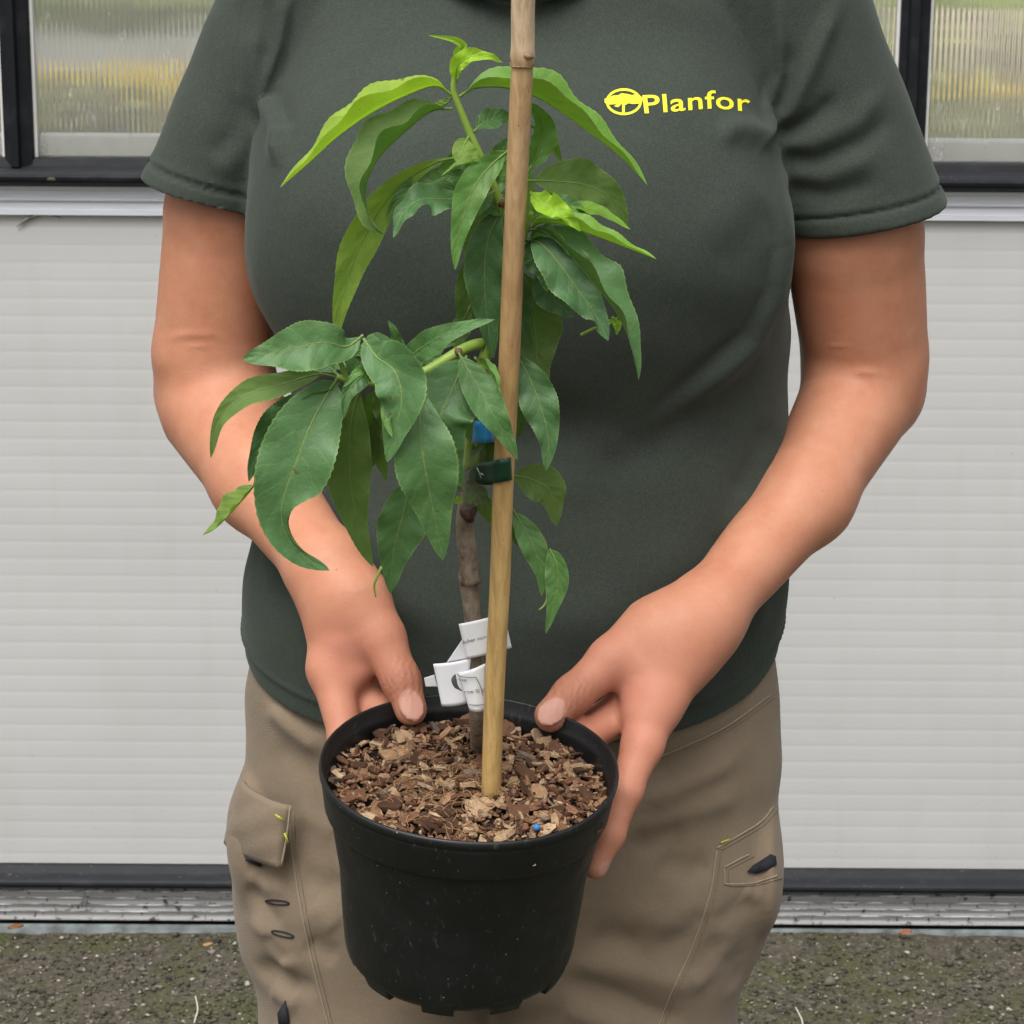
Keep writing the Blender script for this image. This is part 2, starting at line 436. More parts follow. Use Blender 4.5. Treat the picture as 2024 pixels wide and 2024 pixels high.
# grooved, spattered base profile
zt3, zb3 = wz(1675), wz(1735)
pr = [(YW + 0.02, zt3), (YW - 0.004, zt3)]
for f_ in (0.10, 0.31, 0.52, 0.73):
    zc = zt3 + (zb3 - zt3) * f_
    pr += [(YW - 0.005, zc + 0.0026), (YW - 0.0095, zc + 0.0008), (YW - 0.0095, zc - 0.0012), (YW - 0.005, zc - 0.0022)]
pr += [(YW - 0.005, zb3 + 0.004), (YW - 0.011, zb3 + 0.002), (YW - 0.011, zb3), (YW + 0.02, zb3)]
extrude_x('base_rail', pr[::-1], X0, X1, ALUD, wall)
lm = Mat('ridge glint and dirt', 0.35); _lc = lm.coord()  # glints on the ridges painted as bright dashes, broken by dirt
lm.col(lm.mix(lm.ramp(lm.noise(lm.mapping(_lc, (1, 1, 9)), 26, 3, 0.7), [(0.46, G(0)), (0.52, G(1))]), (0.85, 0.85, 0.87, 1), (0.20, 0.195, 0.18, 1)))
for f_ in (0.10, 0.31, 0.52, 0.73):
    zc = zt3 + (zb3 - zt3) * f_; box('ridge_glint', X0, X1, YW - 0.0103, YW - 0.0097, zc - 0.0010, zc + 0.0005, lm.m, wall)
box('foot_gap', X0, X1, YW + 0.004, YW + 0.03, -0.02, zb3 - 0.0005, BLACK, wall)
box('foot_strip', X0, X1, YW - 0.013, YW - 0.006, -0.02, wz(1744), simple_mat('pale sealing strip', (0.22, 0.25, 0.255, 1), 0.5, 0.5, 30), wall, 0.002)

# windows: ribbed clear sheets between black mullions
def pane_mat():
    m = Mat('ribbed clear polycarbonate', 0.05, (0.90, 0.91, 0.885, 1))
    m.b.inputs['Transmission Weight'].default_value = 1.0; m.b.inputs['IOR'].default_value = 1.32
    co = m.coord()
    scr = m.ramp(m.noise(m.mapping(co, (1.0, 1, 0.5)), 55, 4, 0.68), [(0.60, G(0)), (0.74, G(0.85))])
    dirt = m.n('ShaderNodeBsdfDiffuse'); dirt.inputs['Color'].default_value = (0.62, 0.62, 0.58, 1)
    mx = m.n('ShaderNodeMixShader'); m.l(m.math('MULTIPLY_ADD', scr, 0.40, 0.17), mx.inputs[0])
    m.l(m.b.outputs[0], mx.inputs[1]); m.l(dirt.outputs[0], mx.inputs[2]); m.l(mx.outputs[0], m.out.inputs['Surface'])
    return m.m
PANE = pane_mat()
zw0, zw1 = wz(300) + 0.0, 2.25
mxs = []
xl = float(D(33, 150, YW)[0]); xr = float(D(1722, 130, YW)[0]); sp = xr - xl; mw = 0.0195
for k in (-1, 0, 1, 2): mxs.append(xl + k * sp)
def mullion(x):
    pts = [(-mw, 0.012), (-mw, -0.010), (-mw * 0.55, -0.014), (-mw * 0.42, -0.026), (mw * 0.12, -0.027), (mw * 0.22, -0.016), (mw * 0.9, -0.013), (mw, -0.008), (mw, 0.012)]
    n = len(pts); V = [(x + a, YW + b, z) for z in (zw0 - 0.012, zw1) for a, b in pts]
    Fc = [(j, (j + 1) % n, n + (j + 1) % n, n + j) for j in range(n)] + [tuple(range(n))[::-1], tuple(range(n, 2 * n))]
    mesh_obj('mullion', V, Fc, BLACK, wall, False)
for x in mxs: mullion(x)
for i in range(3):
    a_, b_ = mxs[i] + mw + 0.0045, mxs[i + 1] - mw - 0.0045
    n = int((b_ - a_) / 0.0072) * 8
    xs = np.linspace(a_, b_, n + 1); zs = (zw0 - 0.002, zw1 - 0.01)
    ph = (xs - a_) / 0.0072 * 2 * math.pi
    yf = YW + 0.004 - 0.00042 * np.cos(ph); yb = YW + 0.0085 + 0.0 * ph
    m_ = n + 1; V = [(x, y, z) for z in zs for x, y in zip(xs, yf)]; Fc = [(j, j + 1, m_ + j + 1, m_ + j) for j in range(n)]
    b0 = len(V); y1 = YW + 0.0085                                        # flat back and edges keep their own corners
    for q_ in (((a_, y1, zs[0]), (a_, y1, zs[1]), (b_, y1, zs[1]), (b_, y1, zs[0])), ((a_, yf[0], zs[0]), (a_, yf[0], zs[1]), (a_, y1, zs[1]), (a_, y1, zs[0])),
               ((b_, yf[-1], zs[0]), (b_, y1, zs[0]), (b_, y1, zs[1]), (b_, yf[-1], zs[1])), ((a_, yf[0], zs[0]), (a_, y1, zs[0]), (b_, y1, zs[0]), (b_, yf[-1], zs[0])), ((a_, yf[0], zs[1]), (b_, yf[-1], zs[1]), (b_, y1, zs[1]), (a_, y1, zs[1]))):
        b0 = len(V); V += list(q_); Fc.append((b0, b0 + 1, b0 + 2, b0 + 3))
    mesh_obj('window_pane', V, Fc, PANE, wall, True)
    for xx, s in ((a_ - 0.0042, 1), (b_ + 0.0002, 1)):
        box('glazing_bead', xx, xx + 0.004, YW - 0.003, YW + 0.010, zw0 - 0.001, zw1 - 0.012, WHITE, wall)
    box('inner_sill', a_ - 0.006, b_ + 0.006, YW + 0.016, YW + 0.07, zw0 - 0.006, zw0 + 0.0255, WHITE, wall, 0.002)
box('head_rail', X0, X1, YW - 0.02, YW + 0.015, zw1 - 0.002, zw1 + 0.06, BLACK, wall, 0.004)
# small moss streak / twig stuck under the aluminium strip, sticker residue on the rail
mossm = simple_mat('dried moss', (0.23, 0.22, 0.17, 1), 0.9, 0.4, 200)
def dd(x, y, off): q = D(x, y, YW - off); return q
tube('moss_streak', [dd(32, 428, .004), dd(52, 412, .005), dd(80, 404, .006), dd(112, 402, .005)], [0.0006, 0.0026, 0.0018, 0.0005], mossm, wall, 6, 14)
tube('moss_streak', [dd(92, 402, .004), dd(104, 406, .005), dd(114, 411, .004)], [0.0006, 0.0014, 0.0004], mossm, wall, 6, 10)
tube('moss_streak', [dd(66, 342, .030), dd(95, 337, .033), dd(135, 341, .030)], [0.001, 0.004, 0.001], simple_mat('rail grime', (0.09, 0.08, 0.05, 1), 0.9), wall, 6, 12)

# ---- what shows blurred through the ribbed panes: shrubs inside the greenhouse
def foliage_mass(name, c, r, n, size, mat, seed, parent):
    q = np.random.RandomState(seed)
    d = q.normal(size=(n, 3)); d /= np.linalg.norm(d, axis=1)[:, None]
    p = np.array(c) + d * np.array(r) * (q.uniform(0.25, 1.0, n) ** 0.45)[:, None] * (1 + 0.25 * np.sin(d[:, :1] * 7 + seed) * np.cos(d[:, 2:] * 6))
    A = q.normal(size=(n, 3)); A /= np.linalg.norm(A, axis=1)[:, None]
    Bv = np.cross(A, q.normal(size=(n, 3))); Bv /= np.linalg.norm(Bv, axis=1)[:, None] + 1e-9
    s = size * q.uniform(0.6, 1.4, n)[:, None]
    V = np.stack([p - A * s, p - Bv * s * 0.4, p + A * s, p + Bv * s * 0.4], 1).reshape(-1, 3)
    Fq = np.arange(4 * n).reshape(n, 4)
    return mesh_obj(name, V, Fq, mat, parent, False)
def leafy(name, c, var):
    m = Mat(name, 0.5); g_ = m.n('ShaderNodeNewGeometry')
    m.col(m.ramp(g_.outputs['Random Per Island'], [(0, tuple(v * 0.5 for v in c[:3]) + (1,)), (0.6, c), (1, tuple(min(1, v * 1.5) for v in c[:3]) + (1,))]))
    return m.m
STEM = simple_mat('woody stem', (0.10, 0.075, 0.05, 1), 0.8)
FY, FO, FG, FB = leafy('yellow bloom', (0.85, 0.62, 0.06, 1), 0), leafy('olive leaf', (0.33, 0.33, 0.13, 1), 0), leafy('fresh green leaf', (0.42, 0.50, 0.12, 1), 0), leafy('grey leaf', (0.16, 0.16, 0.13, 1), 0)
def shrub(label, x, y, Y, r, n, size, mat, seed, cat='shrub'):
    c = D(x, y, Y); root = empty('greenhouse_shrub', (c[0], c[1], 0))
    foliage_mass('foliage', c, r, n, size, mat, seed, root)
    for k in range(3): tube('stem', [(c[0] + 0.03 * (k - 1), c[1], 0), (c[0] + 0.05 * (k - 1), c[1] + 0.02, c[2] * 0.6), (c[0] + 0.12 * (k - 1), c[1], c[2])], [0.012, 0.008, 0.004], STEM, root, 6, 8)
    tag(root, label, cat, 'plants blurred behind the ribbed panes')
shrub('yellow flowering shrub blurred behind the left window pane, beside the sleeve', 300, 218, 4.15, (0.15, 0.14, 0.075), 1500, 0.022, FY, 1)
shrub('small yellow flowering shrub behind the left pane, left of the larger yellow one', 205, 165, 4.6, (0.07, 0.10, 0.045), 320, 0.018, FY, 2)
shrub('olive green shrub blurred behind the left window pane next to the mullion', 120, 232, 4.0, (0.22, 0.16, 0.07), 1600, 0.022, FO, 3)
shrub('bright green tree top at the upper edge of the left pane', 210, -40, 5.6, (0.50, 0.3, 0.115), 3000, 0.035, FG, 4)
shrub('green shrub with yellow tips behind the right pane near its top', 1880, 50, 5.2, (0.34, 0.3, 0.12), 2200, 0.03, FG, 5)
shrub('yellow flowering shrub at the right picture edge behind the pane', 1925, 200, 4.3, (0.07, 0.12, 0.05), 500, 0.018, FY, 6)
shrub('low olive shrub along the bottom of the right pane', 1840, 265, 4.1, (0.26, 0.2, 0.06), 1800, 0.022, FO, 7)
shrub('green shrub seen between right sleeve and black mullion', 1660, 60, 4.8, (0.10, 0.2, 0.22), 1300, 0.028, FG, 8)
# a round beige tub and a dark far wall
tubm = simple_mat('beige tub', (0.46, 0.38, 0.28, 1), 0.6)
c = D(1868, 150, 4.8)
bm = bmesh.new()
bmesh.ops.create_cone(bm, cap_ends=True, segments=32, radius1=0.105, radius2=0.13, depth=0.26, matrix=Matrix.Translation(Vector(c)))
bmesh.ops.bevel(bm, geom=list(bm.edges), offset=0.006, segments=2, affect='EDGES')
tub = bm_obj('plastic_tub', bm, tubm, None, True); tag(tub, 'round beige tub blurred behind the right window pane', 'tub')
bx = box('tub_stand', c[0] - 0.2, c[0] + 0.2, c[1] - 0.15, c[1] + 0.15, 0, c[2] - 0.13, simple_mat('grey bench', (0.22, 0.22, 0.2, 1), 0.7), None, 0.005)
tag(bx, 'plain grey block under the beige tub inside the greenhouse', 'stand')
fw = box('far_wall', -6, 6, 7.0, 7.12, 0, 1.62, simple_mat('grey far wall', (0.30, 0.30, 0.27, 1), 0.8, 0.3, 1.5), None)
tag(fw, 'grey wall at the far side inside the greenhouse', 'wall')

# ================================================================== POT FRAME (needed by the hands)
POT_Y = 1.475
POT_C = P(927.5, 1512, POT_Y)                             # centre of the rim plane
POT_A = unit([math.sin(math.radians(3.0)), -math.sin(math.radians(10.0)), math.cos(math.radians(10.0))])
POT_1 = unit(np.cross(np.array([0, 1.0, 0]), POT_A)); POT_2 = np.cross(POT_A, POT_1)
def PL(ang, r, h):                                        # angle 0 = right, 90 = away from the camera, h above the rim plane
    a = math.radians(ang); return POT_C + r * (math.cos(a) * POT_1 + math.sin(a) * POT_2) + h * POT_A
def pot_plane(px, py, h):
    d = ray(px, py); t = np.dot(POT_C + POT_A * h - CAM, POT_A) / np.dot(d, POT_A); return CAM + d * t

# ================================================================== PERSON
person = empty('person', (0.0, 1.77, 0.0))
tag(person, 'person in dark green T-shirt and khaki work trousers holding out a potted tree', 'person')

def soft_noise(seed, scale, amp):
    r = np.random.RandomState(seed); W = r.normal(size=(9, 3)) / scale; ph = r.uniform(0, 6.28, 9)
    def f(p): return amp * np.sin(p @ W.T + ph).sum(1) / 3.0
    f.always = True
    return f
B = Field()
NAILS = []; MARKS = []        # nail frames / (centre, radius, redness, brown) colour marks
def chain(pts, rad, k=0.006, kj=0.012):
    for i in range(len(pts) - 1): B.add(cone(pts[i], pts[i + 1], rad[i], rad[i + 1]), kj if i == 0 else k)
def nail(c, along, normal, l, wd):
    along = unit(along); normal = unit(np.asarray(normal) - along * np.dot(normal, along)); side = np.cross(normal, along)
    R = np.stack([along, side, normal], 1); NAILS.append((np.asarray(c, float), R, l, wd))
    B.add(ellip(c, (l, wd, 0.0021), R), 0.0010)
# hidden trunk, neck and head (out of frame) so that the figure is one continuous body
B.add(cone((-0.15, 1.775, 1.40), (0.16, 1.775, 1.40), 0.03, 0.03), 0.03)
B.add(cone((0.004, 1.775, 1.42), (0.004, 1.775, 1.20), 0.035, 0.03), 0.04)
B.add(cone((0.004, 1.78, 1.40), (0.004, 1.755, 1.53), 0.056, 0.054), 0.03)
B.add(ellip((0.004, 1.755, 1.635), (0.074, 0.092, 0.105)), 0.03)
B.add(ellip((0.004, 1.715, 1.575), (0.052, 0.052, 0.055)), 0.03)
B.add(cone((0.004, 1.665, 1.635), (0.004, 1.650, 1.605), 0.008, 0.012), 0.012)
# --- arm on the left of the picture
Ls, Lu, Le = D(600, 0, 1.775), D(424, 400, 1.772), D(402, 665, 1.785)
B.add(cone(Ls, Lu, 0.042, 0.0425), 0.006); B.add(cone(Lu, Le, 0.0425, 0.0450), 0.006)
Lf0, Lf1, Lw = D(420, 770, 1.775), D(494, 912, 1.70), D(622, 1080, 1.615)
B.add(cone(Le, D(398, 735, 1.80), 0.0445, 0.0430), 0.006)
B.add(cone(Lf0, Lf1, 0.0465, 0.0335), 0.010); B.add(cone(Lf1, Lw, 0.0335, 0.0242), 0.018)
# hand: wrist -> thumb over the rim, fingers outside the pot
Lc, Lm, Li, Lt = D(678, 1140, 1.592), D(719, 1203, 1.578), D(757, 1284, 1.560), D(775, 1338, 1.549)
B.add(cone(Lw, D(652, 1150, 1.600), 0.0262, 0.027), 0.02)
chain([Lc, Lm, Li, Lt], [0.0215, 0.0165, 0.0128, 0.0113], 0.007, 0.018)
LM = D(624, 1262, 1.582)
B.add(cone(D(656, 1135, 1.597), D(664, 1205, 1.584), 0.0225, 0.0145), 0.012)
B.add(cone(D(640, 1130, 1.607), LM, 0.0222, 0.0152), 0.014)
B.add(cone(D(648, 1140, 1.618), D(646, 1270, 1.60), 0.0205, 0.0165), 0.012)
B.add(cone(D(648, 1215, 1.585), D(672, 1268, 1.578), 0.0135, 0.0125), 0.010)
B.add(cone(D(660, 1225, 1.598), D(690, 1300, 1.600), 0.0165, 0.0140), 0.010)       # fold of the web
chain([LM, PL(139, 0.110, -0.028), PL(130, 0.102, -0.058), PL(122, 0.098, -0.078)], [0.0150, 0.0118, 0.0100, 0.0085], 0.006, 0.010)
LM2 = D(655, 1275, 1.602); chain([LM2, PL(122, 0.112, -0.020), PL(112, 0.103, -0.060), PL(106, 0.099, -0.080)], [0.0140, 0.0115, 0.0098, 0.0083], 0.006, 0.008)
LM3 = D(655, 1272, 1.610); chain([LM3, PL(113, 0.113, -0.030), PL(103, 0.104, -0.060), PL(98, 0.100, -0.080)], [0.0130, 0.0108, 0.0092, 0.0078], 0.006, 0.008)
LM4 = D(648, 1265, 1.620); chain([LM4, PL(106, 0.118, -0.036), PL(94, 0.106, -0.060), PL(90, 0.101, -0.074)], [0.0115, 0.0095, 0.0080, 0.0070], 0.005, 0.008)
q3 = lambda a, b, t: a * (1 - t) + b * t
view = lambda p: unit(CAM - p)
nail(Lt + 0.0093 * unit(view(Lt) + np.array([0.10, 0, 0.16])) - 0.0008 * unit(Lt - Li), Lt - Li, view(Lt) + np.array([0.10, 0, 0.16]), 0.0112, 0.0086)
MARKS += [(q3(Li, Lt, 0.12), 0.0175, 0.5, 1.0), (D(664, 1215, 1.57), 0.022, 1.0, 0.0), (Lm, 0.02, 0.5, 0.3)]
# --- arm on the right of the picture
Rs, Ru, Re = D(1430, 0, 1.775), D(1610, 440, 1.767), D(1631, 675, 1.79)
B.add(cone(Rs, Ru, 0.046, 0.0500), 0.006); B.add(cone(Ru, Re, 0.0500, 0.0466), 0.006)
Rf0, Rf1, Rw = D(1624, 740, 1.785), D(1520, 938, 1.705), D(1330, 1158, 1.615)
B.add(cone(Re, D(1637, 725, 1.80), 0.0460, 0.0440), 0.006)
B.add(cone(Rf0, Rf1, 0.0445, 0.0318), 0.010); B.add(cone(Rf1, Rw, 0.0318, 0.0232), 0.018)
Rc, Rm, Ri, Rt = D(1228, 1192, 1.600), D(1156, 1246, 1.582), D(1080, 1312, 1.562), D(1040, 1350, 1.551)
B.add(cone(Rw, D(1270, 1215, 1.603), 0.0252, 0.0275), 0.02)
chain([Rc, Rm, Ri, Rt], [0.0225, 0.0165, 0.0127, 0.0115], 0.007, 0.018)
RM = D(1240, 1322, 1.572)
B.add(cone(D(1280, 1200, 1.600), D(1212, 1262, 1.584), 0.0255, 0.0160), 0.016)
B.add(cone(D(1310, 1190, 1.607), RM, 0.0262, 0.0180), 0.018)
B.add(cone(D(1290, 1210, 1.622), D(1225, 1320, 1.598), 0.0240, 0.0190), 0.016)
B.add(cone(D(1214, 1290, 1.580), D(1206, 1345, 1.566), 0.0130, 0.0125), 0.009)
B.add(cone(D(1205, 1285, 1.596), D(1180, 1330, 1.596), 0.0165, 0.0150), 0.010)
Rp, Rd, Rti = D(1180, 1492, 1.530), D(1150, 1575, 1.518), D(1123, 1636, 1.510)
chain([RM, D(1212, 1405, 1.552), Rp, Rd, Rti], [0.0165, 0.0140, 0.0112, 0.0098, 0.0084], 0.006, 0.012)
RM2 = D(1195, 1335, 1.592); chain([RM2, PL(48, 0.112, -0.022), PL(56, 0.102, -0.062), PL(62, 0.098, -0.082)], [0.0145, 0.0115, 0.0098, 0.0083], 0.006, 0.008)
RM3 = D(1205, 1335, 1.602); chain([RM3, PL(58, 0.113, -0.030), PL(70, 0.104, -0.052), PL(75, 0.100, -0.072)], [0.0130, 0.0108, 0.0092, 0.0078], 0.006, 0.008)
RM4 = D(1212, 1330, 1.612); chain([RM4, PL(64, 0.118, -0.036), PL(76, 0.106, -0.060), PL(82, 0.101, -0.074)], [0.0115, 0.0095, 0.0080, 0.0070], 0.005, 0.008)
nail(Rt + 0.0095 * unit(view(Rt) + np.array([-0.10, 0, 0.16])) - 0.0008 * unit(Rt - Ri), Rt - Ri, view(Rt) + np.array([-0.10, 0, 0.16]), 0.0114, 0.0088)
nail(Rti + 0.0066 * unit(np.array([0.85, -0.5, 0.1])), Rti - Rd, np.array([0.85, -0.5, 0.1]), 0.0066, 0.0056)
MARKS += [(q3(Ri, Rt, 0.12), 0.0175, 0.5, 1.0), (D(1186, 1292, 1.57), 0.022, 1.0, 0.0), (Rp, 0.016, 0.6, 0.25), (Rm, 0.02, 0.5, 0.3), (D(1225, 1380, 1.56), 0.03, 0.6, 0.0)]
pts, quads = polygonise(B, (-0.36, 1.40, 0.78), (0.36, 1.92, 1.78), 0.0014)

def crease(lines):
    def f(p):
        out = np.zeros(len(p))
        for q, dep, wd in lines:
            best = np.full(len(p), 9.0); tt = np.zeros(len(p)); L = len(q) - 1
            for i in range(L):
                ab = q[i + 1] - q[i]; t = np.clip(((p - q[i]) @ ab) / (ab @ ab), 0, 1); d = np.linalg.norm(p - q[i] - t[:, None] * ab, axis=1); u = d < best
                best = np.where(u, d, best); tt = np.where(u, (i + t) / L, tt)
            out += dep * np.exp(-(best / wd) ** 2) * np.clip(np.minimum(tt, 1 - tt) * 4, 0, 1)
        return out
    return f
def arc(pl): return catmull(np.array([D(*a) for a in pl]), 9)
def knuckle(J, ax, nrm, r, off, dep, wd=0.0011):
    ax = unit(ax); nrm = unit(nrm - ax * np.dot(nrm, ax)); sd = np.cross(ax, nrm)
    return (np.array([J + ax * (off + 0.0007 * math.sin(t * 2.0)) + r * (math.cos(t) * nrm + math.sin(t) * sd) for t in np.linspace(-1.25, 1.25, 9)]), dep, wd)
KL = [knuckle(Li, Lt - Li, view(Li) + np.array([0.1, 0, 0.2]), 0.0128, o_, d_) for o_, d_ in ((-0.0035, 0.0005), (0.0, 0.0009), (0.0035, 0.0007), (0.0065, 0.0004))]
KL += [knuckle(Ri, Rt - Ri, view(Ri) + np.array([-0.1, 0, 0.2]), 0.0127, o_, d_) for o_, d_ in ((-0.0035, 0.0005), (0.0, 0.0009), (0.0035, 0.0007), (0.0065, 0.0004))]
KL += [knuckle(Rp, Rd - Rp, np.array([0.85, -0.5, 0.2]), 0.0112, o_, d_) for o_, d_ in ((-0.002, 0.0006), (0.0015, 0.0008))]
pts = displace(pts, quads, (crease([(arc([(300, 640, 1.752), (360, 632, 1.738), (430, 642, 1.736), (500, 700, 1.752)]), 0.0009, 0.0030), (arc([(340, 654, 1.742), (420, 657, 1.735), (470, 682, 1.742)]), 0.0005, 0.0018),
                                    (arc([(1495, 738, 1.772), (1545, 715, 1.748), (1605, 703, 1.738), (1695, 706, 1.748)]), 0.0009, 0.0030), (arc([(1545, 655, 1.748), (1615, 650, 1.740), (1685, 658, 1.746)]), 0.0005, 0.0018)] + KL), soft_noise(31, 0.03, 0.0006)))
def body_colours(me, V):
    m = np.zeros((len(V), 4), np.float32); m[:, 3] = 1
    for c, R, l, wd in NAILS:
        q = (V - c) @ R
        e = (q[:, 0] / (l * 0.97)) ** 2 + (q[:, 1] / (wd * 0.96)) ** 2
        on = (q[:, 2] > -0.0035) & (q[:, 2] < 0.004)
        m[:, 0] = np.maximum(m[:, 0], np.where(on, np.clip((1.12 - e) * 5, 0, 1), 0))
    for c, r, red, brn in MARKS:
        d = np.exp(-(np.linalg.norm(V - c, axis=1) / r) ** 2 * 1.2)
        m[:, 1] = np.maximum(m[:, 1], d * red); m[:, 2] = np.maximum(m[:, 2], d * brn)
    hand = np.clip((1.03 - V[:, 2]) / 0.09, 0, 1); m[:, 1] = np.clip(m[:, 1] + 0.45 * hand, 0, 1)
    hair = (V[:, 2] > 1.6) & (V[:, 1] > 1.735) | (V[:, 2] > 1.70)
    m[:, 3] = np.where(hair, 0.0, 1.0)
    a = me.color_attributes.new('mask', 'FLOAT_COLOR', 'POINT'); a.data.foreach_set('color', m.ravel())
def skin_mat():
    m = Mat('skin', 0.52, spec=0.30); co = m.coord()
    at = m.n('ShaderNodeAttribute', attribute_name='mask'); sep = m.n('ShaderNodeSeparateColor'); m.l(at.outputs['Color'], sep.inputs[0])
    mott = m.noise(co, 38, 6, 0.68); fine = m.noise(co, 420, 3, 0.6)
    base = m.ramp(mott, [(0.22, (0.42, 0.165, 0.095, 1)), (0.42, (0.48, 0.208, 0.122, 1)), (0.58, (0.505, 0.232, 0.140, 1)), (0.80, (0.55, 0.28, 0.180, 1))])
    base = m.mix(m.math('MULTIPLY', sep.outputs[1], 0.62), base, (0.57, 0.225, 0.160, 1))
    base = m.mix(m.math('MULTIPLY', sep.outputs[2], 0.9), base, (0.27, 0.095, 0.050, 1))
    mole = m.n('ShaderNodeTexVoronoi'); mole.inputs['Scale'].default_value = 22; m.l(co, mole.inputs['Vector'])
    base = m.mix(m.ramp(mole.outputs['Distance'], [(0.020, G(0.55)), (0.036, G(0))]), base, (0.22, 0.085, 0.05, 1))
    frk = m.ramp(m.noise(co, 260, 2, 0.5), [(0.70, G(0)), (0.76, G(0.28))]); base = m.mix(frk, base, (0.33, 0.13, 0.07, 1))
    base = m.mix(sep.outputs[0], base, (0.52, 0.265, 0.20, 1))
    base = m.mix(m.math('SUBTRACT', 1.0, at.outputs['Alpha']), base, (0.06, 0.035, 0.02, 1))
    m.col(base)
    m.l(m.math('MULTIPLY_ADD', sep.outputs[0], -0.2, 0.52), m.b.inputs['Roughness'])
    m.b.inputs['Subsurface Weight'].default_value = 0.10
    m.b.inputs['Subsurface Radius'].default_value = (1.0, 0.35, 0.2); m.b.inputs['Subsurface Scale'].default_value = 0.006
    pore = m.n('ShaderNodeTexVoronoi'); pore.inputs['Scale'].default_value = 900; m.l(co, pore.inputs['Vector'])
    lines = m.n('ShaderNodeTexWave'); lines.inputs['Scale'].default_value = 170; lines.inputs['Distortion'].default_value = 6; lines.inputs['Detail'].default_value = 2
    m.l(m.mapping(co, (0.4, 0.4, 1)), lines.inputs['Vector'])
    n1 = m.bump(pore.outputs['Distance'], 0.22, 0.0005)
    n2 = m.bump(fine, 0.16, 0.0008, n1)
    bb = m.n('ShaderNodeBump'); bb.inputs['Distance'].default_value = 0.0012
    m.l(m.math('MULTIPLY', sep.outputs[2], 0.55), bb.inputs['Strength']); m.l(lines.outputs['Fac'], bb.inputs['Height']); m.l(n2, bb.inputs['Normal'])
    m.l(bb.outputs[0], m.b.inputs['Normal'])
    return m.m
SKIN = skin_mat()
body = mesh_obj('body', pts, quads, SKIN, person); body_colours(body.data, pts)

# ---------------------------------------------------------------- folds: ridges along lines drawn on the front of the cloth
def fold_fn(segs, Yf, ymax):
    S = []
    for pl, amp, wd in segs:
        q = np.array([D(x, y, Yf)[[0, 2]] for x, y in pl]); S.append((q, amp, wd))
    def f(p):
        out = np.zeros(len(p)); xz = p[:, [0, 2]]; front = 1 / (1 + np.exp((p[:, 1] - ymax) / 0.012))
        for q, amp, wd in S:
            best = np.full(len(p), 9.0); tt = np.zeros(len(p)); L = len(q) - 1
            for i in range(L):
                ab = q[i + 1] - q[i]; t = np.clip(((xz - q[i]) @ ab) / (ab @ ab), 0, 1)
                d = np.linalg.norm(xz - q[i] - t[:, None] * ab, axis=1); u = d < best
                best = np.where(u, d, best); tt = np.where(u, (i + t) / L, tt)
            out += amp * np.exp(-(best / wd) ** 2) * np.clip(np.minimum(tt, 1 - tt) * 5 + 0.12, 0, 1)
        return -out * front
    f.always = True
    return f
def loft(rows, Y0, n=2.4):
    z = np.array([D((r[1] + r[2]) / 2, r[0], Y0)[2] for r in rows])[::-1]
    xl = np.array([D(r[1], r[0], Y0)[0] for r in rows])[::-1]; xr = np.array([D(r[2], r[0], Y0)[0] for r in rows])[::-1]
    yf = np.array([r[3] for r in rows])[::-1]; yb = np.array([r[4] for r in rows])[::-1]
    zs = np.linspace(z[0], z[-1], 400)
    def sm(v):
        a = np.interp(zs, z, v); k = np.hanning(31); k /= k.sum(); return np.convolve(np.pad(a, 15, mode='edge'), k, 'valid')
    XL, XR, YF, YB = sm(xl), sm(xr), sm(yf), sm(yb)
    def f(p):
        zz = p[:, 2]; l, r_, a, b = (np.interp(zz, zs, v) for v in (XL, XR, YF, YB))
        cx = (l + r_) / 2; w_ = (r_ - l) / 2; yc = Y0 + 0.01
        Dp = np.where(p[:, 1] < yc, yc - a, b - yc)
        q = ((np.abs(p[:, 0] - cx) / w_) ** n + (np.abs(p[:, 1] - yc) / Dp) ** n + 1e-12) ** (1 / n)
        return (q - 1) * np.minimum(w_, Dp) * 0.9
    f.always = True
    return f

# ---------------------------------------------------------------- T-shirt
S = Field()
rows = [(-190, 800, 1150, 1.73, 1.82), (-150, 680, 1270, 1.71, 1.84), (-70, 570, 1390, 1.69, 1.87), (0, 512, 1452, 1.68, 1.89), (100, 488, 1478, 1.668, 1.90), (190, 486, 1484, 1.66, 1.905),
        (290, 500, 1472, 1.655, 1.905), (420, 502, 1474, 1.65, 1.90), (540, 510, 1486, 1.648, 1.895), (610, 534, 1493, 1.648, 1.89), (700, 550, 1486, 1.648, 1.885), (770, 552, 1488, 1.646, 1.885),
        (900, 505, 1496, 1.640, 1.885), (1020, 470, 1490, 1.635, 1.89), (1090, 457, 1486, 1.633, 1.895), (1160, 458, 1479, 1.633, 1.895), (1215, 464, 1473, 1.635, 1.895), (1500, 464, 1473, 1.64, 1.895)]
S.add(loft(rows, 1.765, 2.35), 0)
bl, br = D(800, 440, 1.69), D(1145, 455, 1.69)
S.add(ellip(bl, (0.118, 0.088, 0.112)), 0.055); S.add(ellip(br, (0.118, 0.088, 0.112)), 0.050)
S.items[-1][0].always = True; S.items[-2][0].always = True
